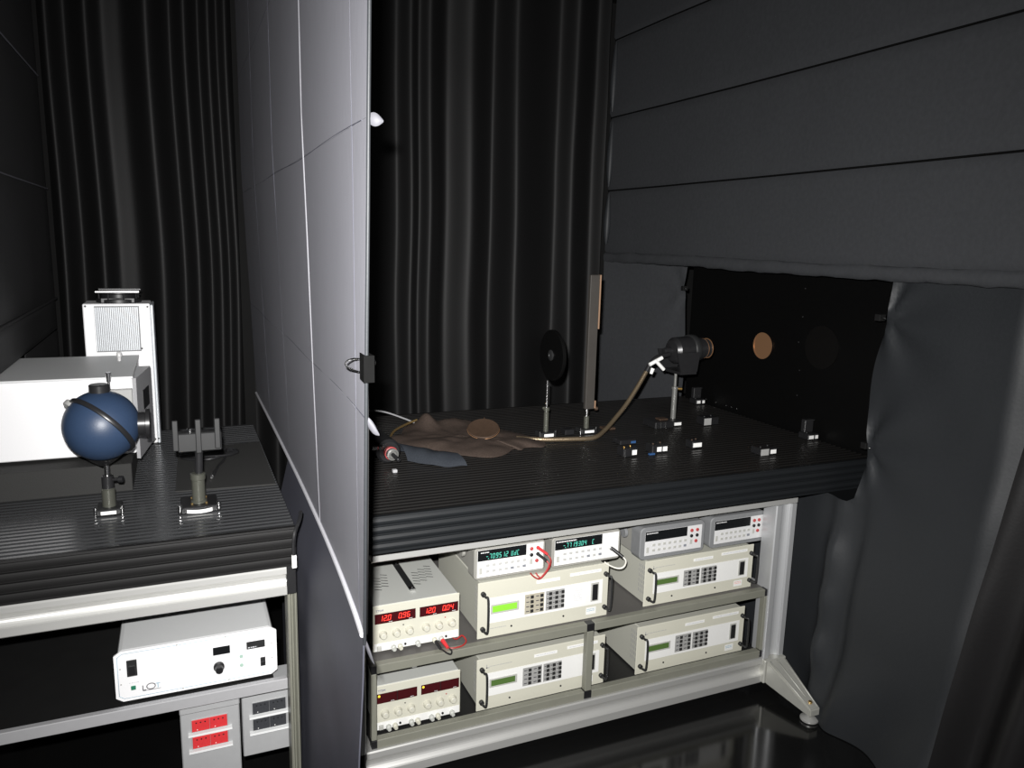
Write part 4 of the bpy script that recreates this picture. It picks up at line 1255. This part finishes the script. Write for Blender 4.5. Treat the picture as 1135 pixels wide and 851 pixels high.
# ------------------------------------------------------------------ fork holder on a post
dt = thing('lens_holder', 'dark grey three-pronged holder on a black post, in front of the felt mat', 'holder', (0.027, 2.28, ZT))
pbox('holder_body', 'dark_grey', dt, -0.021, 0.094, 2.262, 2.30, 1.158, 1.212, 0.003)
for qx in (-0.026, 0.033, 0.083):
    pbox('prong', 'dark_grey', dt, qx - 0.0075, qx + 0.0075, 2.254, 2.2615, 1.165 if qx != 0.033 else 1.155, 1.252, 0.002)
bm = NB(); cyl(bm, (0.012, 2.281, 1.212), (0.012, 2.281, 1.222), 0.007, n=12)
link('adjust_screw', bm, 'steel', dt)
bs = pbox('base', 'plastic_black', dt, -0.022, 0.076, 2.24, 2.34, ZT + 0.0005, ZT + 0.020, 0.003)
bm = NB()
def flb(a, b):
    x = -0.006 + a * 0.066
    return Vector((x, 2.2388 - 0.004 * math.sin(math.pi * a), ZT + 0.004 + b * 0.010 - 0.002 * math.sin(math.pi * a)))
grid(bm, flb, 8, 1)
link('base_label', bm, 'label', bs, solid=0.001)
for s in (-0.024, 0.078):
    bm = NB(); cyl(bm, (s, 2.252, ZT + 0.002), (s, 2.252, ZT + 0.026), 0.006, n=10)
    link('clamp_screw', bm, 'steel', bs)
for s in (0.008, 0.046):
    for yy in (2.262, 2.318):
        bm = NB(); cyl(bm, (s, yy, ZT + 0.02), (s, yy, ZT + 0.025), 0.003, n=8)
        link('base_bolt', bm, 'brass', bs)
bm = NB(); lathe(bm, [(0.0215, 0), (0.0215, 0.004), (0.018, 0.006), (0.018, 0.066), (0.0205, 0.068), (0.0205, 0.084), (0.016, 0.086)], (0.027, 2.285, ZT + 0.020), (0, 0, 1), 22)
link('post_holder', bm, 'olive', dt)
pcyl('post', 'black_metal', dt, (0.029, 2.285, 1.06), (0.033, 2.283, 1.160), 0.0105)

# ------------------------------------------------------------------ mats and cable on the left bench
bm = NB(); prism(bm, [(-0.036, 2.455), (0.256, 2.435), (0.258, 2.985), (-0.026, 2.955)], 'z', ZT + 0.0004, ZT + 0.004)
lone('felt_mat', bm, 'mat_grey', 'flat dark grey felt mat under the coiled cable, right side of left bench', 'mat')
cbl = thing('cable', 'coiled black cable with a silver plug on the felt mat', 'cable', (0.08, 2.75, ZT + 0.004))
bm = NB()
pts = []
for k in range(26):
    a = k / 25 * 2 * math.pi * 3.1
    pts.append((0.075 + (0.085 + 0.012 * math.sin(k * 1.7)) * math.cos(a), 2.83 + (0.055 + 0.01 * math.cos(k * 2.1)) * math.sin(a), ZT + 0.010 + 0.006 * (k / 25) + 0.004 * math.sin(k)))
pts += [(0.12, 2.75, ZT + 0.011), (0.10, 2.69, ZT + 0.009), (0.09, 2.64, ZT + 0.009), (0.078, 2.59, ZT + 0.009)]
tube(bm, pts, 0.0042, 7, 5)
link('wire', bm, 'black_metal', cbl)
bm = NB(); cyl(bm, (0.081, 2.60, ZT + 0.010), (0.072, 2.555, ZT + 0.010), 0.006, n=12)
link('plug', bm, 'dark_grey', cbl)
bm = NB(); cyl(bm, (0.0725, 2.557, ZT + 0.010), (0.070, 2.543, ZT + 0.010), 0.004, n=10)
link('plug_tip', bm, 'steel', cbl)

# ------------------------------------------------------------------ right bench top
# brownish cloth spread on the slats
outline = [(0.800, 2.93), (0.86, 3.06), (0.93, 3.05), (1.02, 3.11), (1.11, 3.06), (1.18, 2.94), (1.26, 2.80), (1.30, 2.66), (1.27, 2.58), (1.20, 2.59), (1.165, 2.56), (1.145, 2.585), (1.09, 2.53), (1.02, 2.505), (0.95, 2.55), (0.90, 2.60), (0.86, 2.66), (0.78, 2.70), (0.72, 2.78), (0.70, 2.86)]
ol = spline([(*p, 0) for p in outline + outline[:1]], 5)[:-1]
cxy = Vector((1.0, 2.78, 0))
bm = NB()
NR = 16
rings = []
for r in range(1, NR + 1):
    ring = []
    for p in ol:
        q = cxy + (p - cxy) * (r / NR)
        e = 1 - (r / NR) ** 6
        z = ZT + 0.0035 + e * (0.012 + 0.014 * abs(fuzz((q.x, q.y, 0), 7, 2)) + 0.008 * abs(fuzz((q.x, q.y, 0), 18, 5)))
        z += e * 0.065 * math.exp(-(((q.x - 0.92) / 0.035) ** 2 + ((q.y - 2.99) / 0.07) ** 2))
        z += e * 0.02 * math.exp(-(((q.x - 1.06) / 0.09) ** 2 + ((q.y - 3.0) / 0.05) ** 2))
        ring.append(bm.verts.new((q.x, q.y, z)))
    rings.append(ring)
cv = bm.verts.new((cxy.x, cxy.y, ZT + 0.022))
n = len(ol)
for k in range(n):
    bm.faces.new((cv, rings[0][k], rings[0][(k + 1) % n])).smooth = True
for a, b in zip(rings, rings[1:]):
    for k in range(n):
        bm.faces.new((a[k], a[(k + 1) % n], b[(k + 1) % n], b[k])).smooth = True
lone('dust_cloth', bm, 'brown_cloth', 'crumpled brownish cloth spread on the right bench', 'cloth', solid=0.004)

# slate cloth sleeve lying beside it
bm = NB()
def fsl(a, b):
    x = 0.70 + a * 0.175 + 0.02 * b
    y = 2.66 - 0.10 * a - b * (0.16 + 0.02 * math.sin(a * 4)) + 0.05 * (1 - a)
    z = ZT + 0.005 + 0.040 * math.sin(math.pi * b) ** 0.7 * (1 - 0.35 * a) + 0.006 * fuzz((x, y, 0), 20, 2)
    return Vector((x, y, z))
grid(bm, fsl, 22, 14)
lone('cloth_sleeve', bm, 'blue_cloth', 'slate blue cloth sleeve lying beside the brown cloth', 'cloth', solid=0.003)

# copper disc leaning on the cloth
nd = Vector((-0.16, -0.36, 0.92)).normalized()
dc = Vector((1.078, 2.735, ZT + 0.052))
cd = thing('cover_disc', 'round brown copper disc resting on the crumpled cloth', 'disc', (1.085, 2.775, ZT + 0.02))
bm = NB(); lathe(bm, [(0.060, -0.005), (0.063, -0.003), (0.063, 0.003), (0.060, 0.005), (0.056, 0.0042), (0.001, 0.0042)], dc, nd, 36)
link('plate', bm, 'copper', cd)
du_, dv_, _ = frame_of(nd)
bm = NB(); lathe(bm, [(0.0632, -0.0032), (0.0642, -0.0022), (0.0632, -0.0012)], dc, nd, 36)
link('rim', bm, 'orange_rim', cd)
up_ = (Vector((0, 0, 1)) - nd * nd.z).normalized()
bm = NB(); cyl(bm, dc + up_ * 0.060, dc + up_ * 0.073, 0.003, n=8)
link('stud', bm, 'copper', cd)

# black detector tube lying by the partition
tbx = thing('detector_tube', 'black cylinder with a red ring lying on the right bench beside the partition', 'detector', (0.63, 2.6, ZT))
ax = Vector((0.035, -0.41, -0.008)).normalized()
p0 = Vector((0.632, 2.80, ZT + 0.048))
bm = NB(); lathe(bm, [(0.038, 0), (0.044, 0.005), (0.044, 0.24), (0.036, 0.25)], p0, ax, 26)
link('barrel', bm, 'black_metal', tbx)
p1 = p0 + ax * 0.25
bm = NB(); lathe(bm, [(0.020, 0), (0.023, 0.004), (0.023, 0.02), (0.018, 0.022)], p1, ax, 22)
link('red_ring', bm, 'red_dull', tbx)
bm = NB(); lathe(bm, [(0.018, 0.0), (0.021, 0.003), (0.021, 0.016), (0.015, 0.018), (0.013, 0.012)], p1 + ax * 0.022, ax, 22)
link('end_ring', bm, 'post_grey', tbx)
pcyl('end_pin', 'black_metal', tbx, p1 + ax * 0.03, p1 + ax * 0.075 + Vector((0.008, 0, -0.01)), 0.007)
pbox('silver_tab', 'steel', tbx, 0.585, 0.607, 2.52, 2.535, 1.045, 1.059, 0.002)
pbox('silver_tab', 'steel', tbx, 0.612, 0.626, 2.535, 2.548, 1.040, 1.054, 0.002)
bm = NB(); box(bm, 0.636, 0.652, 2.435, 2.451, ZT + 0.0005, ZT + 0.012, 0.002)
lone('post_clip', bm, 'shelf_grey', 'tiny grey block in front of the black cylinder with red ring', 'clip')

# cables left of the cloth
bm = NB(); tube(bm, [(0.66, 3.22, ZT + 0.006), (0.74, 3.27, ZT + 0.03), (0.80, 3.22, ZT + 0.035), (0.87, 3.12, ZT + 0.02), (0.90, 3.05, ZT + 0.012)], 0.0036, 7, 7)
lone('cable', bm, 'shelf_grey', 'grey cable running along the bench to the raised corner of the cloth', 'cable')
bm = NB(); tube(bm, [(0.725, 2.84, ZT + 0.006), (0.775, 2.95, ZT + 0.014), (0.85, 3.03, ZT + 0.020), (0.90, 3.05, ZT + 0.030)], 0.0048, 7, 7)
lone('cable', bm, 'brass', 'yellowish cable curving left of the brown cloth', 'cable')
bm = NB(); tube(bm, [(0.58, 2.93, ZT + 0.05), (0.63, 2.96, ZT + 0.035), (0.66, 2.95, ZT + 0.024), (0.69, 2.97, ZT + 0.022), (0.71, 3.0, ZT + 0.020)], 0.0046, 7, 7)
lone('cable', bm, 'red_wire', 'short red cable beside the partition tie on the right bench', 'cable')

# black disc target on a post
ds = thing('disc_target', 'black round disc with small hub on a silver post', 'disc', (1.345, 2.72, ZT))
dc = Vector((1.373, 2.745, 1.317))
bm = NB(); lathe(bm, [(0.100, -0.004), (0.103, -0.002), (0.103, 0.008), (0.100, 0.011)], dc, (1, 0.03, 0), 44)
link('disc', bm, 'black_panel', ds)
bm = NB(); lathe(bm, [(0.022, 0), (0.022, 0.003), (0.017, 0.006), (0.010, 0.006), (0.009, 0.003)], dc + Vector((-0.004, 0, 0)), (-1, 0, 0), 24)
link('hub', bm, 'dark_grey', ds)
px, py = 1.352, 2.735
post_foot(ds, px, py, ZT, 1.217, 1.090, 0.070, 0.06, 0.022, rp=0.0055, rh=0.0105)
bm = NB(); cyl(bm, (px - 0.007, py - 0.004, 1.105), (px - 0.02, py - 0.008, 1.105), 0.005, n=10)
lathe(bm, [(0.0125, 0), (0.0125, 0.014)], (px, py, 1.092), (0, 0, 1), 16)
link('clamp_collar', bm, 'olive', ds)

# upright rail on a post
rl = thing('upright_rail', 'tall narrow grey-brown plate standing on a short post', 'plate', (1.53, 2.745, ZT))
bm = NB(); box(bm, 1.532, 1.574, 2.735, 2.755, 1.085, 1.640, 0.002)
link('plate', bm, 'rail', rl)
bm = NB(); box(bm, 1.5745, 1.580, 2.733, 2.757, 1.42, 1.640, 0.001)
link('edge_strip', bm, 'rail_edge', rl)
bm = NB(); box(bm, 1.5745, 1.580, 2.733, 2.757, 1.087, 1.12, 0.001)
link('edge_strip', bm, 'rail_edge', rl)
bm = NB(); cyl(bm, (1.580, 2.742, 1.085), (1.592, 2.740, 1.085), 0.008, n=12)
link('clamp_knob', bm, 'copper', rl)
post_foot(rl, 1.545, 2.745, ZT, 1.087, 1.055, 0.072, 0.06, 0.02, rp=0.009, rh=0.0115)

# small black block between the two bases
bm = NB(); box(bm, 1.435, 1.478, 2.72, 2.77, ZT + 0.0005, ZT + 0.024, 0.003)
lone('mount_block', bm, 'plastic_black', 'plain black block between the disc post and the plate post', 'block')
bm = NB(); box(bm, 1.635, 1.69, 2.745, 2.79, ZT + 0.0005, ZT + 0.010, 0.002)
lone('mount_block', bm, 'copper', 'low brown block right of the plate post', 'block')

# light guide: braided bundle from the cloth up to the lamp
lg = thing('light_guide', 'bronze braided light guide curving from the bench up to the lamp', 'cable', (1.3, 2.65, ZT))
bm = NB(); tube(bm, [(1.20, 2.69, ZT + 0.016), (1.25, 2.675, ZT + 0.012), (1.32, 2.650, ZT + 0.0105), (1.42, 2.625, ZT + 0.0105), (1.51, 2.615, ZT + 0.012), (1.58, 2.65, ZT + 0.03), (1.65, 2.69, ZT + 0.065), (1.72, 2.72, ZT + 0.115), (1.785, 2.74, ZT + 0.185), (1.83, 2.75, ZT + 0.245)], 0.0095, 10, 8)
link('sleeve', bm, 'bundle', lg)
bm = NB(); tube(bm, [(1.83, 2.75, ZT + 0.245), (1.855, 2.752, ZT + 0.282), (1.89, 2.755, ZT + 0.305), (1.95, 2.76, ZT + 0.315)], 0.011, 10, 7)
link('boot', bm, 'black_metal', lg)
wc = thing('pipe_clamp', 'white cross-shaped clamp on the upper end of the light guide', 'clamp', (1.85, 2.74, ZT + 0.27))
bm = NB(); cyl(bm, (1.835, 2.735, 1.262), (1.898, 2.735, 1.290), 0.0085, n=12)
link('arm', bm, 'label', wc)
bm = NB(); cyl(bm, (1.862, 2.733, 1.280), (1.908, 2.733, 1.238), 0.008, n=12)
link('arm', bm, 'label', wc)
bm = NB(); cyl(bm, (1.852, 2.733, 1.246), (1.845, 2.735, 1.222), 0.009, 0.007, n=12)
link('arm', bm, 'label', wc)

# collimator lamp in a yoke on a post
lm = thing('collimator_lamp', 'black cylindrical lamp in a yoke on a steel post', 'lamp', (2.0, 2.79, ZT))
LC = Vector((2.035, 2.79, 1.312))
dx = Vector((1, 0.05, 0.02)).normalized()
bm = NB(); lathe(bm, [(0.012, -0.10), (0.016, -0.085), (0.016, -0.06), (0.045, -0.055), (0.058, -0.04), (0.060, 0.055), (0.052, 0.065)], LC, dx, 30)
link('barrel', bm, 'black_metal', lm)
bm = NB(); lathe(bm, [(0.063, 0.0), (0.066, 0.004), (0.066, 0.028), (0.063, 0.032)], LC + dx * 0.035, dx, 30)
link('band', bm, 'dark_grey', lm)
bm = NB(); lathe(bm, [(0.050, 0.066), (0.050, 0.10), (0.040, 0.102), (0.040, 0.116), (0.044, 0.118), (0.044, 0.122), (0.038, 0.124), (0.038, 0.136), (0.042, 0.138), (0.042, 0.145)], LC, dx, 30)
nz = link('nozzle', bm, 'black_metal', lm)
for q in (0.119, 0.141):
    bm = NB(); lathe(bm, [(0.0448, -0.001), (0.0452, 0), (0.0448, 0.0012)], LC + dx * q, dx, 30)
    link('copper_ring', bm, 'orange_rim', nz)
bm = NB()
for s in (-1, 1):
    prism(bm, [(LC.x - 0.075, 1.31), (LC.x + 0.045, 1.31), (LC.x + 0.035, 1.225), (LC.x - 0.05, 1.225)], 'y', LC.y + s * 0.072 - 0.004, LC.y + s * 0.072 + 0.004)
box(bm, LC.x - 0.05, LC.x + 0.035, LC.y - 0.072, LC.y + 0.072, 1.213, 1.225)
link('yoke', bm, 'black_metal', lm)
px, py = 2.002, 2.775
bm = NB(); lathe(bm, [(0.012, 0), (0.012, 0.155), (0.015, 0.156), (0.015, 0.166), (0.007, 0.167), (0.007, 0.232)], (px, py, ZT + 0.001), (0, 0, 1), 18)
link('post', bm, 'post_grey', lm)
bm = NB(); cyl(bm, (px + 0.012, py - 0.008, ZT + 0.158), (px + 0.028, py - 0.014, ZT + 0.158), 0.006, n=10)
link('post_knob', bm, 'gold', lm)
bs = pbox('base', 'plastic_black', lm, 1.965, 2.015, 2.72, 2.80, ZT + 0.0005, ZT + 0.024, 0.003)
pbox('base_label', 'label', bs, 1.972, 2.008, 2.719, 2.7202, ZT + 0.004, ZT + 0.017)
sb = thing('mount_block', 'black block with red top and steel pins at the foot of the lamp post', 'block', (1.90, 2.75, ZT))
pbox('body', 'plastic_black', sb, 1.86, 1.955, 2.70, 2.80, ZT + 0.0005, ZT + 0.030, 0.003)
pbox('red_cap', 'copper', sb, 1.895, 1.940, 2.72, 2.76, ZT + 0.0302, ZT + 0.038, 0.003)
for qx in (1.862, 1.886, 1.91):
    bm = NB(); cyl(bm, (qx, 2.697, ZT + 0.002), (qx, 2.697, ZT + 0.030), 0.0022, n=8)
    link('pin', bm, 'steel', sb)

# labelled mount blocks lying about the right bench
def mount_block(x, y, w_, d, h, labels, label, top=None, extra=None):
    t = thing('mount_block', label, 'block', (x, y, ZT))
    z = ZT + 0.0005
    pbox('body', 'plastic_black', t, x - w_ / 2, x + w_ / 2, y, y + d, z, z + h, 0.003)
    bm = NB(); cyl(bm, (x - w_ * .3, y + d * .4, z + h), (x - w_ * .3, y + d * .4, z + h + 0.004), 0.004, n=10)
    cyl(bm, (x + w_ * .25, y + d * .6, z + h), (x + w_ * .25, y + d * .6, z + h + 0.004), 0.004, n=10)
    link('top_screw', bm, top or 'dark_grey', t)
    for (a, b) in labels:
        pbox('paper_label', 'label', t, x - w_ / 2 + a, x - w_ / 2 + b, y - 0.001, y - 0.0001, z + h * .22, z + h * .78)
    if extra:
        extra(t, x, y, w_, d, h, z)
    return t
def ex_pin(t, x, y, w_, d, h, z):
    bm = NB(); cyl(bm, (x - w_ / 2 + 0.003, y - 0.004, z), (x - w_ / 2 + 0.003, y - 0.004, z + h * .95), 0.002, n=8)
    link('pin', bm, 'steel', t)
def ex_blue(t, x, y, w_, d, h, z):
    pbox('blue_tag', 'blue_label', t, x - w_ / 2 - 0.02, x - w_ / 2 + 0.004, y - 0.012, y - 0.002, z, z + 0.006)
def ex_tall(t, x, y, w_, d, h, z):
    pbox('back_post', 'black_metal', t, x - w_ * .42, x + w_ * .42, y + d * .5, y + d * .9, z + h, z + h + 0.055, 0.003)
    bm = NB(); cyl(bm, (x - w_ * .40, y + d * .45, z + h + 0.052), (x + w_ * .40, y + d * .45, z + h + 0.052), 0.0025, n=8)
    link('top_bar', bm, 'dark_grey', t)
def ex_glass(t, x, y, w_, d, h, z):
    pbox('clear_side', 'keypad_grey', t, x - w_ / 2 - 0.0015, x - w_ / 2 + w_ * .45, y - 0.0015, y - 0.0002, z + 0.002, z + h * .95)
mount_block(1.520, 2.355, 0.060, 0.05, 0.033, [(0.036, 0.056)], 'black block with one white label and brass screws, nearest the bench front left', 'gold', ex_pin)
mount_block(1.658, 2.365, 0.070, 0.05, 0.032, [(0.020, 0.040), (0.046, 0.066)], 'black block with two square white labels and a blue tag', 'copper', ex_blue)
mount_block(1.838, 2.375, 0.046, 0.05, 0.030, [(0.002, 0.042)], 'black block with a wide white label across its front', 'copper')
mount_block(2.045, 2.205, 0.080, 0.06, 0.028, [(0.045, 0.072)], 'black block with one white label near the bench front edge at right', None, ex_glass)
mount_block(2.395, 2.335, 0.055, 0.06, 0.026, [(0.002, 0.027), (0.035, 0.050)], 'tall black mount with two labels by the near part of the black end panel', None, ex_tall)
mount_block(2.150, 2.690, 0.080, 0.06, 0.034, [], 'black block with a clear grey side, right of the lamp post', None, ex_glass)
mount_block(2.385, 3.08, 0.055, 0.06, 0.026, [(0.004, 0.024), (0.036, 0.050)], 'tall black mount with two labels at the far bench corner', None, ex_tall)
t = thing('mount_block', 'black block with a blue label, behind the one with brass screws', 'block', (1.61, 2.53, ZT))
pbox('body', 'plastic_black', t, 1.57, 1.645, 2.51, 2.57, ZT + 0.0005, ZT + 0.020, 0.003)
pbox('blue_tag', 'blue_label', t, 1.618, 1.640, 2.5085, 2.5099, ZT + 0.006, ZT + 0.015)

# ------------------------------------------------------------------ black end panel beyond the opening
pn = thing('end_panel', 'glossy black panel with a round brown port at the right end of the right bench', 'panel', (2.44, 2.66, ZT))
pbox('sheet', 'black_panel', pn, 2.445, 2.465, 1.95, 3.295, 0.86, 1.85, 0.002)
pr = Vector((2.444, 2.735, 1.326))
bm = NB(); lathe(bm, [(0.058, 0.0), (0.058, 0.004), (0.050, 0.0045), (0.001, 0.0045)], pr, (-1, 0, 0), 36)
po = link('round_port', bm, 'copper_port', pn)
bm = NB(); lathe(bm, [(0.058, 0.004), (0.0605, 0.004), (0.0605, 0.0065), (0.0555, 0.0065), (0.0555, 0.0046)], pr, (-1, 0, 0), 40)
link('port_rim', bm, 'orange_rim', po)
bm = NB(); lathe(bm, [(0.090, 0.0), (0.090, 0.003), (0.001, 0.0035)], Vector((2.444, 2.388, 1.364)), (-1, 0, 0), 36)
link('ghost_disc', bm, 'ghost_grey', pn)  # dim disc added for a faint lens ghost, not a real fitting
for k, (yy, zz) in enumerate(((2.51, 1.60), (2.51, 1.48), (2.52, 1.37), (2.50, 1.25), (2.50, 1.14), (2.13, 1.02), (3.20, 1.0), (3.12, 1.0), (3.04, 1.0), (2.96, 1.0), (2.92, 1.0), (2.88, 1.0))):
    bm = NB(); cyl(bm, (2.445, yy, zz), (2.4425, yy, zz), 0.0028, n=8)
    link('screw', bm, 'dark_grey' if k < 5 else 'steel', pn)
